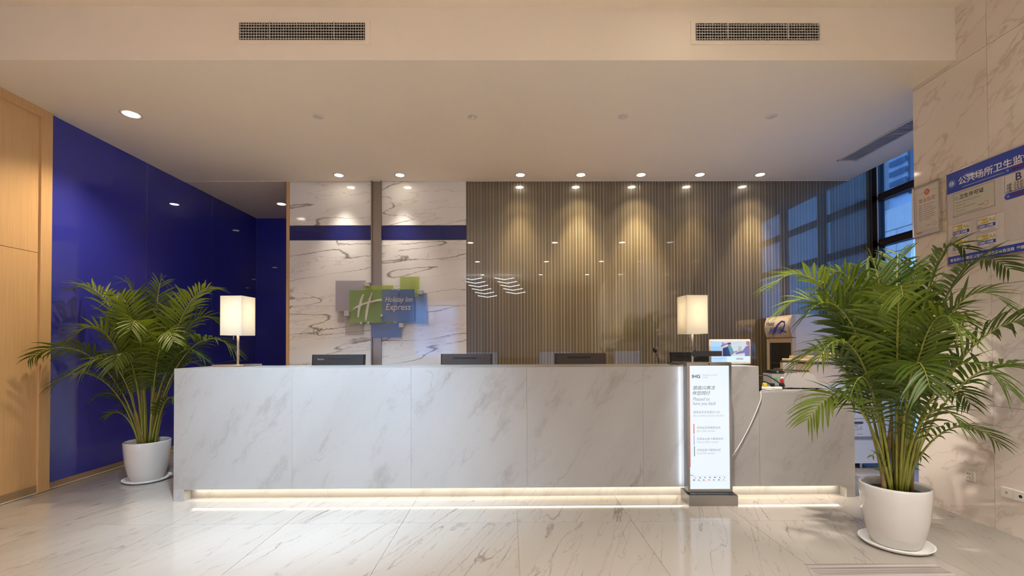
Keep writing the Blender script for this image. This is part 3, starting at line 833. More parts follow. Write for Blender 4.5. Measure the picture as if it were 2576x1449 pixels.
# desktop display
t = thing('desktop_display', 'small white framed display showing two people, on the counter', 'display', (1.955, 3.97, DTOP + .001), R(-2))
MB().bbox(-.180, .180, 0, .022, .004, .224, .006).build('frame', 'tablet_frame', t)
MB().box(-.165, .165, -.0012, .001, .024, .206).build('screen', 'screen_paleblue', t)
MB().box(-.05, .05, .02, .09, 0, .012).add([(-.03, .022, .12), (.03, .022, .12), (.03, .085, .01), (-.03, .085, .01)], [(0, 1, 2, 3), (3, 2, 1, 0)]).build('stand', 'tablet_frame', t)
def dp(n_, pts, m, d=0): MB().poly([((x - 1589) / 2241, .206 - (y - 152) / 2420) for x, y in pts], -.0016 - d * .0004, -.0011).build(n_, m, t)
dp('picture', [(1396, 152), (1966, 152), (1966, 468), (1396, 468)], 'screen_cream')
dp('picture', [(1212, 152), (1396, 152), (1396, 468), (1212, 468)], 'screen_skyblue')
dp('picture', [(1405, 235), (1540, 180), (1560, 200), (1410, 275)], 'screen_violet', 1)
dp('picture', [(1600, 200), (1790, 152), (1830, 152), (1610, 222)], 'screen_skyblue', 1)
dp('picture', [(1440, 300), (1540, 260), (1600, 470), (1440, 470)], 'screen_navy', 2)
dp('picture', [(1540, 262), (1610, 262), (1665, 400), (1590, 465)], 'screen_teal', 2)
dp('picture', [(1540, 190), (1590, 178), (1602, 200), (1596, 262), (1545, 265), (1535, 225)], 'screen_skin', 3)
dp('picture', [(1536, 185), (1590, 174), (1606, 200), (1540, 215)], 'screen_navy', 4)
dp('picture', [(1600, 390), (1720, 350), (1725, 372), (1610, 410)], 'screen_skin', 4)
dp('picture', [(1745, 260), (1800, 255), (1815, 400), (1735, 400)], 'screen_lightgrey', 1)
dp('picture', [(1895, 152), (1966, 152), (1966, 240), (1905, 230)], 'screen_skin', 2)
dp('picture', [(1890, 260), (1966, 235), (1966, 468), (1870, 468), (1870, 400), (1690, 430), (1690, 395), (1830, 350)], 'screen_violet', 3)
dp('caption_line', [(1230, 508), (1490, 508), (1490, 524), (1230, 524)], 'screen_skyblue', 0)
dp('caption_line', [(1230, 545), (1430, 545), (1430, 556), (1230, 556)], 'screen_skyblue', 0)
dp('caption_badge', [(1700, 505), (1840, 505), (1840, 545), (1700, 545)], 'screen_lightgrey', 0)
text('lettering', 'RI', .030, 'screen_violet', t, -.075, .176, -.0022, bold=.001)

# ------------------------------------------------------------------ things on the low counter end
LC = LTOP + .001
t = thing('banknote_counter', 'grey banknote counting machine on the low counter', 'machine', (2.535, 4.02, LC), R(-8))
pr = [(-.115, .012), (.175, .012), (.205, .03), (.14, .085), (.12, .125), (.09, .138), (-.10, .138), (-.115, .125)]
MB().poly(pr, -.115, -.095).build('side_cover', 'counter_grey', t)
MB().poly(pr, .095, .115).build('side_cover', 'counter_grey', t)
MB().poly([(-.21, .012), (.17, .012), (.19, .028), (.12, .080), (.09, .118), (-.06, .118), (-.10, .13), (-.21, .13)], -.0945, .0945).build('body', 'money_grey', t)
MB().poly([(-.205, .131), (-.205, .160), (-.12, .160), (-.12, .155), (-.195, .155), (-.195, .131)], -.08, .08).box(-.195, -.105, -.085, -.06, .131, .156).box(-.195, -.105, .06, .085, .131, .156).build('note_hopper', 'black_plastic', t)
MB().tube([(-.16, -.09, .146), (-.16, .09, .146)], .010, 10).build('roller', 'chrome', t, True)
MB().box(-.145, -.118, -.0985, -.0945, .055, .08).build('power_switch', 'red_switch', t)
MB().box(-.20, -.165, -.0985, -.0945, .075, .10).build('sticker', 'green_sticker', t)
MB().box(-.14, -.117, -.0985, -.0945, .09, .105).build('sticker', 'paper_white', t)
MB().bbox(-.155, -.115, -.103, -.0945, .02, .05, .003).build('power_inlet', 'black_plastic', t)
MB().tube([(.0, .06, .13), (.0, .06, .16)], .006, 8).bbox(-.055, .055, .05, .062, .158, .225, .004).build('customer_display', 'money_grey', t)
for x in (-.09, .03, .14):
    MB().box(x, x + .02, -.112, -.098, 0, .0125).box(x, x + .02, .098, .112, 0, .0125).build('rubber_foot', 'black_plastic', t)
t = thing('card_terminal', 'grey card terminal half hidden by the high counter end', 'terminal', (2.18, 4.13, LC))
MB().poly([(-.08, 0), (.07, 0), (.055, .155), (-.08, .165)], -.05, .06).build('housing', 'money_grey', t)
MB().poly([(-.07, .03), (.055, .03), (.045, .135), (-.07, .14)], -.053, -.05).build('panel', 'counter_grey', t)
t = thing('power_strip', 'white power strip among the cables on the low counter', 'power strip', (2.20, 3.86, LC), R(-10))
MB().bbox(-.10, .13, -.022, .022, 0, .028, .006).build('housing', 'cable_white', t)
for q in range(3): MB().bbox(-.08 + q * .06, -.05 + q * .06, -.016, .016, .028, .058, .003).build('plug', 'black_plastic' if q != 1 else 'yellow_plug', t)
def cable(label, m, pts, r=.0035, name='cable'):
    """smooth cable through points"""
    P = [Vector(p) for p in pts]; out = []
    for i in range(len(P) - 1):
        p0, p1, p2, p3 = P[max(i - 1, 0)], P[i], P[i + 1], P[min(i + 2, len(P) - 1)]
        for q in range(8):
            u = q / 8
            out.append(.5 * ((2 * p1) + (p2 - p0) * u + (2 * p0 - 5 * p1 + 4 * p2 - p3) * u * u + (3 * p1 - p0 - 3 * p2 + p3) * u ** 3))
    out.append(P[-1])
    return tag(MB().tube(out, r, 8).build(name, m, smooth=True), label, 'cable')
cable('white cable hanging down the counter front beside the sign', 'cable_white',
      [(2.22, 3.80, LC + .012), (2.10, 3.72, LC + .008), (2.058, 3.680, LC + .002), (2.050, 3.6665, .80), (1.985, 3.6665, .64), (1.90, 3.6665, .475), (1.80, 3.655, .335), (1.75, 3.635, .30)], .0035)
cable('black cable looping from card terminal to counting machine', 'cable_black',
      [(2.12, 3.90, LC + .10), (2.20, 3.87, LC + .125), (2.28, 3.87, LC + .09), (2.34, 3.88, LC + .05), (2.395, 3.91, LC + .035)], .005)
cable('second black cable lying behind the white power strip', 'cable_black',
      [(2.07, 3.93, LC + .03), (2.20, 3.92, LC + .07), (2.30, 3.90, LC + .03), (2.395, 3.905, LC + .028)], .005)
cable('grey cable trailing along the low counter edge', 'counter_grey',
      [(2.09, 3.80, LC + .03), (2.20, 3.74, LC + .006), (2.40, 3.72, LC + .005), (2.62, 3.80, LC + .005), (2.73, 3.86, LC + .005), (2.76, 3.90, LC + .005), (2.70, 3.93, LC + .005)], .004)
t = thing('cable_adapter', 'black power adapter against the high counter end', 'adapter', (2.095, 3.82, LC))
MB().bbox(-.03, .03, -.045, .045, 0, .06, .006).build('housing', 'black_plastic', t)
MB().tube([(0, -.045, .03), (0, -.062, .03)], .006, 8).build('cord_grip', 'black_plastic', t)
t = thing('keyboard_cable_bundle', 'tangle of black cable on the counter edge beside the sign', 'cable', (1.50, 3.86, DTOP + .001))
pp = [(.14 * cos(a * .9) * (1 - a / 20) - .03, .03 * sin(a * .9), .006 + .018 * abs(sin(a * 1.3))) for a in [i * .35 for i in range(36)]]
MB().tube(pp, .0035, 6).build('cord', 'cable_black', t, True)
MB().bbox(.02, .09, -.03, .0, 0, .02, .004).build('plug', 'black_plastic', t)

# ------------------------------------------------------------------ glass fronted cooler (front faces -X)
t = thing('drinks_cooler', 'tall white cooler with glass door and curved header panel', 'refrigerator', (3.19, 5.27, 0), R(-90))
# local: x along its width (0.50), front towards -y, depth 0.47
a = .25
MB().box(-a, a, .02, .49, .04, 1.585).build('cabinet', 'fridge_white', t)
hd = MB()
n = 8; vs = []; fs = []
for i in range(n + 1):
    z = 1.33 + (1.578 - 1.33) * i / n; yv = -.02 - .028 * sin(pi * i / n)
    vs += [(-a, yv, z), (a, yv, z), (a, .02, z), (-a, .02, z)]
for i in range(n):
    for k_ in range(4):
        fs.append((i * 4 + k_, i * 4 + (k_ + 1) % 4, i * 4 + 4 + (k_ + 1) % 4, i * 4 + 4 + k_))
fs += [(3, 2, 1, 0), tuple(n * 4 + k_ for k_ in range(4))]
hd.add(vs, fs).build('header', 'fridge_frame', t)
vs = []; fs = []
for i in range(n + 1):
    z = 1.355 + (1.555 - 1.355) * i / n; u = (z - 1.33) / .248; yv = -.0225 - .028 * sin(pi * u)
    vs += [(-a + .03, yv, z), (a - .03, yv, z)]
for i in range(n): fs.append((i * 2, i * 2 + 1, i * 2 + 3, i * 2 + 2))
hp = MB().add(vs, fs).build('header_panel', 'sleeve_grey', t)
text('lettering', 'Haier', .075, 'ink_navy', t, -.20, 1.475, -.0515, bold=.001)
sp_ = MB()
sp_.stroke([(-.07, 1.365), (-.03, 1.42), (.03, 1.475), (.11, 1.515), (.16, 1.505), (.165, 1.47), (.12, 1.41), (.07, 1.37)], [.02, .03, .026, .02, .022, .02, .018, .012], -.0535, -.052)
for q in range(9):
    x = -.16 + q * .028
    sp_.stroke([(x, 1.37 + .006 * (q % 3)), (x + .035, 1.41 + .01 * (q % 2)), (x + .055, 1.455)], [.004, .010, .003], -.0535, -.052)
sp_.stroke([(.07, 1.43), (.13, 1.40), (.20, 1.385)], [.006, .016, .01], -.0535, -.052)
sp_.build('splash_print', 'print_blue', t)
dr = MB()
o4 = [(-a, .05), (a, .05), (a, 1.32), (-a, 1.32)]; i4 = [(-a + .04, .10), (a - .04, .10), (a - .04, 1.27), (-a + .04, 1.27)]
vs = [(p, .018, q) for p, q in o4] + [(p, -.02, q) for p, q in o4] + [(p, -.012, q) for p, q in i4] + [(p, .018, q) for p, q in i4]
fs = []
for i in range(4):
    j = (i + 1) % 4
    for l_ in (0, 4, 8): fs.append((l_ + i, l_ + j, l_ + j + 4, l_ + i + 4))
d_ = dr.add(vs, fs).build('door', 'fridge_frame', t)
MB().box(-a + .04, a - .04, -.008, -.003, .10, 1.27).build('door_glass', 'fridge_glass', d_)
MB().box(-a + .041, a - .041, .010, .0195, .10, 1.27).build('interior', 'fridge_inside', t)
for z in (.45, .75, 1.02):
    MB().box(-a + .06, a - .06, .0, .010, z, z + .012).build('shelf_edge', 'white_plastic', t)
for x in (-.2, .2): MB().lathe([(.02, 0), (.02, .04)], 12, x, .08).lathe([(.02, 0), (.02, .04)], 12, x, .43).build('foot', 'black_plastic', t)

# ------------------------------------------------------------------ copier and low white cabinet
t = thing('copier', 'beige floor standing copier behind the low counter', 'copier', (3.45, 4.60, 0))
MB().box(-.42, .36, -.10, .42, .31, 1.050).build('body', 'copier_beige', t)
MB().box(-.51, -.4205, -.06, .40, .86, .975).build('side_tray', 'copier_beige', t)
MB().box(-.515, -.4205, -.065, .40, .9755, .985).box(-.425, .365, -.105, .42, 1.0505, 1.065).build('lid_edge', 'copier_dark', t)
MB().bbox(-.405, .36, -.09, .42, 1.0655, 1.092, .006).build('lid', 'copier_beige', t)
MB().poly([(-.33, 1.0925), (-.02, 1.0925), (.02, 1.15), (.36, 1.15), (.36, 1.165), (.0, 1.165), (-.05, 1.125), (-.33, 1.125)], .05, .40).build('document_feeder', 'copier_beige', t)
MB().box(-.22, -.19, .049, .05, 1.108, 1.116).build('badge', 'copier_dark', t)
for k_, (z0, z1) in enumerate(((.325, .50), (.505, .68), (.685, .85))):
    d_ = MB().bbox(-.41, .35, -.112, -.1005, z0, z1, .003).build('drawer', 'copier_white', t)
    MB().box(-.08, .08, -.116, -.112, z1 - .045, z1 - .025).build('drawer_handle', 'copier_dark', d_)
MB().stroke([(.0, .395), (.03, .395), (.03, .42), (.005, .42), (.005, .44), (.03, .44)], .005, -.1135, -.112).stroke([(.045, .395), (.075, .395), (.062, .435), (.045, .395)], .004, -.1135, -.112).build('emblem', 'ink_grey', t)
text('model_plate', 'SC4OTTIC', .012, 'ink_grey', t, .02, .345, -.1124, bold=.0003)
MB().box(-.40, .36, -.09, .42, .055, .305).build('stand', 'copier_white', t)
for x in (-.35, .10, .30): MB().tube([(x, -.05, 0), (x, -.05, .055)], .012, 10).tube([(x, .36, 0), (x, .36, .055)], .012, 10).build('leg', 'chrome', t)
t = thing('storage_cabinet', 'low white cabinet with dark top beside the cooler', 'cabinet', (4.12, 5.30, 0))
MB().box(-.38, .40, -.20, .25, .06, 1.13).box(-.36, .38, -.17, .25, 0, .06).build('body', 'copier_white', t)
MB().bbox(-.40, .42, -.22, .26, 1.1305, 1.155, .004).build('cabinet_top', 'copier_dark', t)
for x in (-.37, .015):
    d_ = MB().bbox(x, x + .375, -.215, -.2005, .09, 1.11, .003).build('door', 'copier_white', t)
    MB().box(x + .33 if x < 0 else x + .03, x + .345 if x < 0 else x + .045, -.226, -.215, .58, .72).build('handle', 'chrome', d_)
t = thing('door_stop', 'small white rounded stopper on the floor by the counter end', 'door stop', (2.99, 3.99, 0))
MB().lathe([(.034, 0), (.036, .012), (.03, .026), (.016, .034), (0, .036)], 18).build('stopper', 'white_plastic', t, True)
MB().lathe([(.037, 0), (.037, .004), (.034, .005)], 18).build('base_ring', 'money_grey', t)

# ------------------------------------------------------------------ glass plate sign on the marble wall
t = thing('glass_plate_sign', 'hotel sign of overlapping tinted glass plates on the marble wall', 'sign', (-1.58, YB, 1.745))
def lx(px): return (px - 963) / 202.6 + .02
def lz(py): return (768 - py) / 202.6
def plate(xa, ya, xb, yb, dep, m): return MB().box(lx(xa), lx(xb), -dep, -dep + .006, lz(yb), lz(ya)).build('glass_plate', m, t)
plate(868, 781, 915, 840, .030, 'plate_grey'); plate(850, 775, 867, 810, .036, 'plate_grey')
plate(845, 704, 921, 781, .046, 'plate_lilac')
plate(914, 717, 990, 811, .060, 'plate_lime')
plate(1007, 695, 1055, 745, .060, 'plate_lime')
plate(999, 736, 1074, 813, .052, 'plate_lightblue')
plate(935, 811.5, 1010, 847, .060, 'plate_blue')
pg = plate(881, 729, 963, 810, .076, 'plate_green')
pb = plate(963.3, 727, 1044, 808, .076, 'plate_blue')
hm_ = MB(); D0, D1 = -.079, -.0762
def lp(x, y): return (lx(820 + x / 7.246), lz(670 + y / 7.246))
hm_.stroke([lp(700, 498), lp(665, 590), lp(640, 690), lp(617, 800), lp(605, 918)], [.018, .026, .028, .028, .020], D0, D1)
hm_.stroke([lp(855, 470), lp(815, 590), lp(785, 690), lp(760, 830), lp(742, 978)], [.010, .024, .028, .028, .018], D0, D1)
hm_.stroke([lp(515, 782), lp(560, 740), lp(610, 718), lp(680, 682), lp(760, 655), lp(860, 632), lp(950, 610), lp(1032, 600)], [.008, .018, .024, .022, .020, .020, .022, .026], D0 - .001, D1)
hm_.build('emblem_letter', 'paper', t)
text('lettering', 'Holiday Inn', .088, 'sleeve_grey', t, lx(970), lz(758), -.0775, .22, .0008, sx=.84)
text('lettering', 'Express', .112, 'sleeve_grey', t, lx(971), lz(778.5), -.0775, .22, .0008, sx=.88)
for px, py, hs in ((926, 714, .026), (876, 787, .031), (1058, 734, .027), (1011, 817, .025), (990, 727, .012), (1005, 727, .012), (963, 793, .013), (912, 811, .013), (930, 811, .013)):
    MB().bbox(lx(px) - hs, lx(px) + hs, -.10, 0, lz(py) - hs, lz(py) + hs, .002).build('steel_standoff', 'counter_grey', t)

# ------------------------------------------------------------------ licence and notice board on the pier (local x runs along -Y)
t = thing('business_licence', 'framed business licence certificate with a red emblem on the pier', 'certificate', (XR, 3.592, 2.098), R(-90))
w, h_ = .232, .398
bz = MB()
o4 = [(0, 0), (w, 0), (w, h_), (0, h_)]; i4 = [(.010, .010), (w - .010, .010), (w - .010, h_ - .010), (.010, h_ - .010)]
vs = [(p, 0, q) for p, q in o4] + [(p, -.020, q) for p, q in o4] + [(p, -.016, q) for p, q in i4] + [(p, -.004, q) for p, q in i4]
fs = []
for i in range(4):
    j = (i + 1) % 4
    for l_ in (0, 4, 8): fs.append((l_ + i, l_ + j, l_ + j + 4, l_ + i + 4))
bz.add(vs, fs).build('frame', 'chrome', t)
MB().box(.010, w - .010, -.008, -.004, .010, h_ - .010).build('certificate_sheet', 'paper', t)
Y0 = -.0085
MB().box(.022, w - .022, Y0, -.008, .335, .338).box(.022, w - .022, Y0, -.008, .030, .033).box(.022, .025, Y0, -.008, .03, .338).box(w - .025, w - .022, Y0, -.008, .03, .338).build('printed_border', 'ink_lightgrey', t)
MB().disc(w / 2, .335, .021, Y0 - .0006, -.008).build('red_emblem', 'ink_red', t)
MB().disc(w / 2, .335, .013, Y0 - .001, Y0 - .0006).box(w / 2 - .012, w / 2 + .012, Y0 - .001, -.008, .308, .318).build('red_emblem_core', 'ink_seal', t)
text('lettering', '营业执照', .034, 'ink_gold', t, w / 2, .262, Y0 - .0002, 0, .0006, 'CENTER', spacing=1.12)
ln_ = MB()
for i in range(8):
    z = .235 - i * .0165
    ln_.box(.045, .075, Y0, -.008, z, z + .005); ln_.box(.085, .085 + rn.uniform(.06, .11), Y0, -.008, z, z + .004)
ln_.build('fine_print', 'ink_grey', t)
MB().disc(.175, .075, .016, Y0, -.008).build('red_seal', 'ink_seal', t)
MB().disc(.175, .075, .012, Y0 - .0004, -.008).build('seal_centre', 'paper', t)
text('lettering', '登记机关', .010, 'ink_grey', t, .105, .068, Y0 - .0002)
MB().box(.022, .070, Y0, -.008, .018, .034).build('red_note', 'ink_seal', t)

t = thing('notice_board', 'blue and white public health notice board on the pier', 'notice board', (XR, 3.312, 1.828), R(-90))
BW, BH = 1.30, .672
MB().box(0, BW, -.012, 0, 0, BH).build('board', 'paper', t)
MB().box(-.004, BW + .004, -.016, 0, -.005, 0).box(-.004, BW + .004, -.016, 0, BH, BH + .006).box(-.006, 0, -.016, 0, -.005, BH + .006).box(BW, BW + .006, -.016, 0, -.005, BH + .006).build('edge_frame', 'chrome', t)
MB().box(0.003, BW - .003, -.0135, -.012, .522, BH - .002).build('header_band', 'print_blue', t)
MB().box(.115, BW - .05, -.0142, -.0135, .540, .5425).build('header_rule', 'print_white', t)
MB().box(0.003, BW - .003, -.0135, -.012, .003, .058).build('footer_band', 'print_blue', t)
text('lettering', '公共场所卫生监督', .060, 'print_white', t, .086, .568, -.0142, 0, .0010, spacing=.96)
text('lettering', '青岛西海岸新区卫生计生综合监督执法局', .0235, 'print_white', t, .018, .020, -.0142, 0, .0003)
text('lettering', '举报电话:', .0235, 'print_white', t, .452, .020, -.0142, 0, .0003)
e_ = MB().disc(.040, .590, .026, -.0145, -.0135).build('round_emblem', 'emblem_blue', t)
MB().disc(.040, .590, .021, -.0150, -.0145).build('emblem_ring', 'print_blue', t)
MB().disc(.040, .590, .016, -.0155, -.0150).build('emblem_core', 'print_white', t)
MB().box(.036, .044, -.0160, -.0155, .578, .602).box(.030, .050, -.0160, -.0155, .586, .590).build('emblem_mark', 'emblem_blue', t)
sl = MB().box(.010, .380, -.0145, -.012, .290, .518).build('clear_sleeve', 'sleeve_grey', t)
MB().box(.049, .333, -.0155, -.0145, .336, .556 - .0).build('certificate_sheet', 'paper_green', t) if False else MB().box(.049, .333, -.0155, -.0145, .340, .556 - .045).build('certificate_sheet', 'paper_green', t)
MB().box(.049, .333, -.0160, -.0155, .340, .346).box(.049, .333, -.0160, -.0155, .505, .511).box(.049, .055, -.0160, -.0155, .340, .511).box(.327, .333, -.0160, -.0155, .340, .511).build('printed_border', 'ink_lightgrey', t)
text('lettering', '卫生许可证', .034, 'ink_black', t, .093, .462, -.0162, 0, .0005)
MB().disc(.074, .472, .013, -.0162, -.0155).build('blue_seal', 'emblem_blue', t)
MB().disc(.074, .472, .008, -.0166, -.0162).build('seal_centre', 'paper_green', t)
ln_ = MB()
for i in range(4):
    z = .436 - i * .021
    ln_.box(.068, .110, -.0160, -.0155, z, z + .004); ln_.box(.115, .115 + (.125, .02, .09, .02)[i], -.0160, -.0155, z, z + .004)
ln_.box(.22, .26, -.0160, -.0155, .375, .380).box(.07, .25, -.0160, -.0155, .352, .355)
ln_.build('fine_print', 'ink_grey', t)
MB().disc(.275, .378, .017, -.0163, -.0155).build('red_seal', 'ink_seal', t)
MB().disc(.275, .378, .013, -.0166, -.0163).build('seal_centre', 'paper_green', t)
for cx, cz in ((.034, .185), (.206, .185), (.034, .072), (.206, .072)):
    cc = MB().bbox(cx, cx + .136, -.0160, -.012, cz, cz + .103, .002).build('card_case', 'sleeve_grey', t)
    MB().box(cx + .008, cx + .128, -.0164, -.0160, cz + .010, cz + .095).build('card', 'paper_white', cc)
    MB().box(cx + .010, cx + .080, -.0168, -.0164, cz + .052, cz + .090).build('gold_block', 'print_gold', cc)
    MB().box(cx + .010, cx + .127, -.0168, -.0164, cz + .024, cz + .048).build('blue_block', 'print_blue', cc)
    text('lettering', '硬', .030, 'print_white', cc, cx + .012, cz + .058, -.0170, 0, .0003)
    text('lettering', '胶卡套', .017, 'paper', cc, cx + .040, cz + .062, -.0170)
    text('lettering', 'A6', .040, 'print_gold', cc, cx + .082, cz + .057, -.0166, 0, .001)
    text('lettering', 'CARD CASE', .0200, 'print_white', cc, cx + .0135, cz + .029, -.0170, 0, .0006, sx=.92)
    MB().box(cx + .012, cx + .030, -.0168, -.0164, cz + .012, cz + .018).build('red_mark', 'ink_seal', cc)
    MB().box(cx + .080, cx + .120, -.0168, -.0164, cz + .013, cz + .017).build('fine_print', 'ink_grey', cc)
def pill(z, body):
    pts = [(.388 + .0 + .020 + .020 * cos(a_), z + .020 * sin(a_)) for a_ in [pi / 2 + pi * i / 10 for i in range(11)]] + [(1.0, z - .020), (1.0, z + .020)]
    MB().poly(pts, -.0142, -.012).build('heading_pill', 'print_blue', t)
    MB().disc(.410, z, .008, -.0148, -.0142).build('heading_dot', 'emblem_blue', t)
    text('lettering', body, .026, 'ink_darkred', t, .428, z - .009, -.0146, 0, .0005)
pill(.575 - .03, '卫生信誉度等级'); pill(.375, '卫生检测信息')
MB().box(.390, 1.0, -.0140, -.012, .400, .518).build('grade_panel', 'print_blue', t)
MB().box(.3925, .9975, -.0145, -.0140, .4025, .5155).build('grade_panel_face', 'paper', t)
text('lettering', 'B', .068, 'ink_navy', t, .452, .462, -.0149, 0, .0008)
for i, g_ in enumerate('ABC'):
    text('lettering', g_ + '级: 卫生状况', .0185, 'ink_black', t, .402, .441 - i * .0185, -.0149, 0, .0002)
MB().box(.390, 1.0, -.0140, -.012, .085, .345).build('blank_panel', 'sleeve_grey', t)
lv = MB()
for c0 in (.455, .60, .80):
    for c1 in (.13, .24):
        for sgn in (-1, 1):
            for i in range(6):
                a_ = .3 + i * .38; x = c0 + sgn * .035 * sin(a_); z = c1 + .03 - .035 * cos(a_)
                lv.stroke([(x, z), (x + sgn * .010 * cos(a_ + .9), z + .010 * sin(a_ + .9))], [.003, .0015], -.0144, -.0140)
lv.build('laurel_print', 'paper', t)

# sockets on the pier
t = thing('power_socket', 'square white power socket low on the pier beside the palm', 'socket', (XR, 3.222, .272), R(-90))
MB().bbox(0, .074, -.010, 0, 0, .074, .004).build('plate', 'socket_white', t)
MB().box(.058, .0585, -.0104, -.0098, .003, .071).build('groove', 'ink_lightgrey', t)
MB().box(.019, .025, -.0106, -.0098, .048, .054).box(.033, .039, -.0106, -.0098, .048, .054).box(.0275, .0305, -.0106, -.0098, .026, .033)\
    .stroke([(.018, .018), (.022, .025)], .003, -.0106, -.0098).stroke([(.041, .018), (.037, .025)], .003, -.0106, -.0098).build('pin_hole', 'dark_hole', t)
t = thing('double_socket_box', 'long white outlet box low on the pier at the picture edge', 'socket', (XR, 2.975, .238), R(-90))
MB().bbox(0, .16, -.022, 0, 0, .066, .004).build('plate', 'socket_white', t)
MB().box(.075, .076, -.0224, -.0218, .004, .062).build('groove', 'ink_lightgrey', t)
MB().bbox(.028, .044, -.0235, -.0218, .026, .042, .002).build('network_port', 'ink_lightgrey', t)
MB().disc(.118, .034, .010, -.0226, -.0218).build('pin_hole', 'dark_hole', t)

# ================================================================== PALMS
def bez(p, n):
    out = []
    for i in range(n + 1):
        u = i / n; q = [Vector(x) for x in p]
        while len(q) > 1: q = [q[j].lerp(q[j + 1], u) for j in range(len(q) - 1)]
        out.append(q[0])
    return out
def frond(parent, base, ctrl, tip, rg, lim=None, start=.36, lmax=.24, light=False, spread=.85, roll=0.0, step=.026):
    """one pinnate palm leaf: rachis tube + leaflets joined as its foliage"""
    pts = bez([base, ctrl[0], ctrl[1], tip], 26)
    rad = [.0075 * (1 - .85 * i / 26) + .0008 for i in range(27)]
    fr = MB().tube(pts, rad, 6).build('frond', 'petiole', parent, True)
    cum = [0]
    for i in range(26): cum.append(cum[-1] + (pts[i + 1] - pts[i]).length)
    Lg = cum[-1]; mb = MB()
    s0 = start * Lg; n = int((Lg - s0) / step)
    for k in range(n + 1):
        sd = s0 + (Lg - s0) * k / n; u = k / n
        i = max(j for j in range(27) if cum[j] <= sd + 1e-9); i = min(i, 25)
        f_ = (sd - cum[i]) / max(cum[i + 1] - cum[i], 1e-6); p = pts[i].lerp(pts[i + 1], f_)
        tan = (pts[min(i + 2, 26)] - pts[max(i - 1, 0)]).normalized()
        side = tan.cross(Vector((0, 0, 1)))
        if side.length < .2: side = tan.cross(Vector((0, 1, 0)))
        side.normalize(); upv = side.cross(tan).normalized()
        side = side * cos(roll) + upv * sin(roll); upv = side.cross(tan).normalized()
        ln = lmax * (.42 + .58 * sin(pi * min(1, (u * .82 + .18)) ** .9)) * rg.uniform(.86, 1.08)
        wd = .0082 * (.75 + .35 * sin(pi * u)) * (.8 + .4 * ln / .24)
        fw = .42 + .75 * u ** 1.4
        for sg in (-1, 1):
            if rg.random() < .03: continue
            d = (side * sg * spread + tan * (fw + rg.uniform(-.1, .1)) + upv * (.42 - .25 * u + rg.uniform(-.12, .12))).normalized()
            nrm = d.cross(tan).normalized() * sg
            wv = nrm.cross(d).normalized()
            droop = rg.uniform(.10, .36) * ln if tip.z > 1.35 else rg.uniform(.2, .55) * ln
            vs = []
            ww = (.35, .95, 1.0, .62, .06)
            for q in range(5):
                a_ = q / 4
                cpt = p + d * (ln * a_) + Vector((0, 0, -droop * a_ ** 2.2))
                hw_ = wd * ww[q]
                for pv in (cpt - wv * hw_, cpt - nrm * hw_ * .35, cpt + wv * hw_):
                    if lim: pv.x = min(max(pv.x, lim[0]), lim[1] if pv.z > 1.085 else lim[2])
                    vs.append(pv)
            fs = []
            for q in range(4):
                b0 = q * 3
                fs += [(b0, b0 + 1, b0 + 4, b0 + 3), (b0 + 1, b0 + 2, b0 + 5, b0 + 4)]
            mb.add(vs, fs)
    lf = mb.build('leaflets', 'leaf_light' if light else 'leaf', fr, True)
    lf['kind'] = 'stuff'
    return fr

def pot_palm(loc, label, pot_label, tips, seed, canes, rim, ph, rb):
    rg = random.Random(seed)
    t = thing('potted_palm', label, 'potted plant', loc)
    z0 = .012
    MB().lathe([(rb * .94, z0), (rb, z0 + .004), (rb + (rim - rb) * .42, ph * .22), (rb + (rim - rb) * .78, ph * .50), (rim * .985, ph * .80), (rim, ph - .012), (rim - .003, ph),
                (rim - .014, ph), (rim - .018, ph - .014), (rim - .022, ph - .06)], 48, close=True).build('pot', 'ceramic', t, True)
    MB().lathe([(rim - .021, ph - .05), (rim * .5, ph - .042), (0, ph - .040)], 24).build('soil', 'soil', t, True)
    for (cx, cy, hgt, r) in canes:
        lean = (rg.uniform(-.06, .06) + cx * .5, rg.uniform(-.05, .05) + cy * .4)
        pts = [(cx + lean[0] * u, cy + lean[1] * u, ph - .045 + hgt * u) for u in (0, .15, .3, .45, .6, .75, .9, 1.0)]
        rr = [r * 1.15, r * 1.05, r * 1.0, r * .97, r * 1.0, r * .9, r * .7, r * .45]
        MB().tube(pts, rr, 10).build('cane', 'cane', t, True)
    for (bx, by, tx, ty, tz, lift, lm, lt) in tips:
        base = Vector((bx, by, ph - .04)); tip = Vector((tx, ty, tz))
        d = tip - base
        c1 = base + Vector((d.x * .12, d.y * .12, max(.18, d.z * .55 + lift * .35)))
        c2 = base + Vector((d.x * .55, d.y * .55, d.z * .95 + lift))
        frond(t, base, (c1, c2), tip + Vector((0, 0, (.05 if loc[0] < 0 else -.04) if tip.z > 1.5 else 0)), rg, (XL + .045 - loc[0], XR - .025 - loc[0], (-2.73 if loc[0] < 0 else XR - .025) - loc[0]), start=.46 if lm > .15 else .45, lmax=lm * 1.26, light=lt or rg.random() < .25, roll=rg.uniform(-.5, .5))
    return t
def saucer(loc, label, r):
    t = thing('saucer', label, 'saucer', loc, 0, 'plant saucers')
    MB().lathe([(r * .80, 0), (r * .93, .010), (r, .026), (r * .985, .029), (r * .96, .027), (r * .90, .014), (r * .78, .0115), (0, .0115)], 48, close=True).build('dish', 'white_plastic', t, True)
    bd = MB()
    n = 56
    for i in range(n):
        a_ = 2 * pi * i / n; cx, cy = (r * .99) * cos(a_), (r * .99) * sin(a_)
        bd.lathe([(0, .0235), (.0048, .026), (.0048, .0285), (0, .031)], 6, cx, cy)
    bd.build('beaded_rim', 'white_plastic', t)
    return t

PL = (-3.395, 4.27, 0.0)
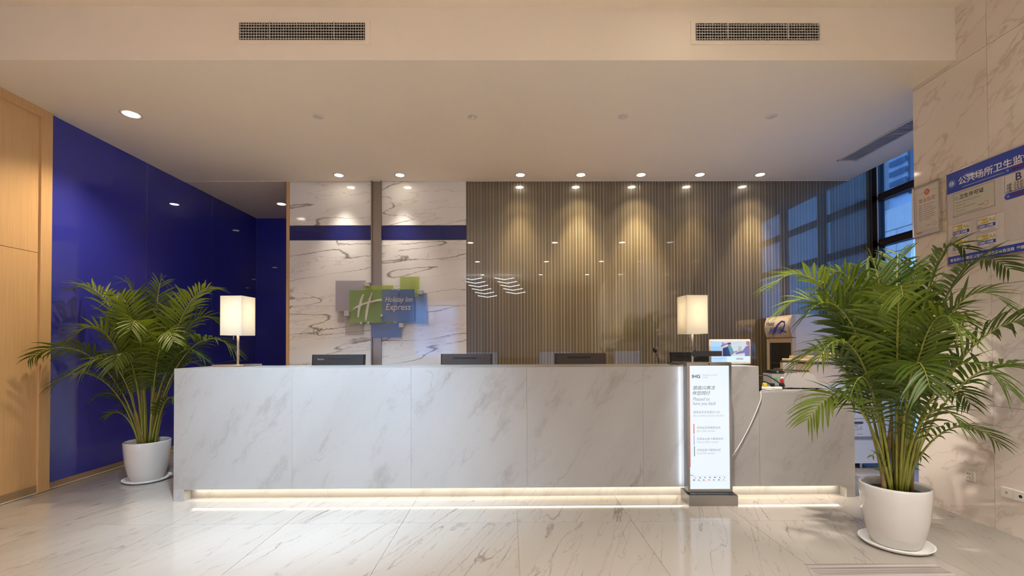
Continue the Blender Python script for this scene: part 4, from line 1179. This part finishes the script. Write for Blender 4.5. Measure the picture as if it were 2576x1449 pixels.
# tips: base x,y | tip x,y,z (local) | lift | leaflet length | light
tl = [(-.03, 0, -.58, -.12, 1.74, .28, .26, True), (-.02, .02, -.16, -.10, 1.80, .22, .24, False), (.01, .02, .10, .05, 1.83, .25, .24, False),
      (.05, 0, .66, -.02, 1.74, .25, .24, True), (.05, -.02, .86, -.05, 1.19, .46, .24, False), (-.05, -.02, -.58, -.48, 1.17, .32, .22, False),
      (-.04, 0, -.55, .20, 1.45, .30, .24, False), (.03, -.03, .60, -.12, 1.14, .34, .20, False), (.04, .03, .48, .25, 1.50, .30, .24, False),
      (-.05, -.04, -.52, -.38, .92, .34, .20, False), (-.03, -.05, -.28, -.42, 1.35, .35, .24, True), (.02, -.05, .22, -.45, 1.40, .35, .24, True),
      (0, -.04, .04, -.40, 1.62, .28, .24, True), (.05, -.04, .50, -.36, 1.30, .36, .22, False), (-.06, 0, -.44, -.10, .76, .22, .12, False),
      (-.05, .02, -.40, .10, 1.05, .34, .20, False), (.05, .02, .42, .18, 1.00, .34, .20, False), (.07, 0, .30, -.05, .74, .16, .12, False),
      (-.07, -.02, -.28, -.12, .62, .12, .10, True), (0, .04, -.05, .35, 1.55, .30, .24, False), (.02, 0, .30, .12, 1.66, .26, .24, True),
      (-.02, 0, -.36, .05, 1.66, .26, .24, True), (.0, -.05, .12, -.50, 1.10, .36, .22, False), (-.02, -.05, -.14, -.50, 1.05, .36, .22, True)]
cl_ = [(-.03, -.03, .42, .013), (.035, -.02, .50, .014), (.0, .03, .45, .012), (-.06, .0, .30, .010), (.06, .015, .38, .012), (.01, -.055, .34, .011), (-.015, .0, .55, .011)]
pot_palm(PL, 'areca palm in a white pot between the oak wall and the counter', '', tl, 11, cl_, .182, .372, .125)
saucer(PL, 'white beaded saucer under the palm by the blue wall', .185)
PR = (2.395, 2.80, 0.0)
tr_ = [(-.03, 0, -.72, .05, 1.66, .34, .25, True), (0, 0, -.14, .02, 1.80, .24, .25, False), (.02, 0, .12, .08, 1.84, .22, .25, False),
       (.04, -.02, .44, -.02, 1.88, .22, .23, False), (.05, 0, .76, .02, 1.76, .32, .23, False), (.06, -.02, .84, -.30, 1.26, .46, .24, False),
       (.05, -.03, .80, -.22, .98, .44, .22, False), (-.04, -.03, -.55, -.12, 1.15, .42, .22, False), (-.05, -.03, -.60, -.10, .80, .38, .20, False),
       (-.05, 0, -.42, -.20, .94, .36, .20, False), (.05, -.02, .48, -.16, .66, .26, .16, False), (.06, 0, .50, .02, .87, .34, .17, False),
       (-.02, -.04, -.30, -.42, 1.50, .34, .25, True), (.02, -.05, .25, -.42, 1.46, .34, .24, False), (0, -.05, -.02, -.45, 1.30, .40, .24, True),
       (-.03, .03, -.50, .30, 1.52, .32, .25, True), (.03, .03, .42, .25, 1.55, .30, .24, False), (0, .04, -.08, .38, 1.60, .30, .25, False),
       (-.03, -.02, -.58, -.06, 1.42, .38, .24, False), (-.05, .02, -.48, .22, 1.10, .38, .22, False), (.05, .03, .40, .24, 1.15, .38, .22, False),
       (-.01, -.05, -.22, -.48, 1.02, .40, .22, False), (.03, -.05, .20, -.46, 1.02, .40, .22, False), (.02, .02, .24, .10, 1.74, .26, .25, False),
       (-.02, .02, -.36, .06, 1.70, .28, .25, True), (.07, -.01, .14, -.03, .56, .10, .09, False), (-.07, 0, -.15, -.02, .56, .05, .06, True),
       (0, -.05, .06, -.36, .80, .26, .18, False), (.04, 0, .55, .10, 1.40, .36, .23, False)]
cr_ = [(-.08, -.02, .26, .012), (-.045, .02, .48, .013), (-.015, -.03, .50, .012), (.03, 0, .55, .016), (.06, .02, .48, .013), (.085, -.02, .34, .011), (.01, .05, .45, .011), (-.03, .05, .40, .011)]
pot_palm(PR, 'taller areca palm in a white pot beside the marble pier', '', tr_, 23, cr_, .180, .376, .125)
saucer(PR, 'white beaded saucer under the palm by the pier', .186)

flush_texts()
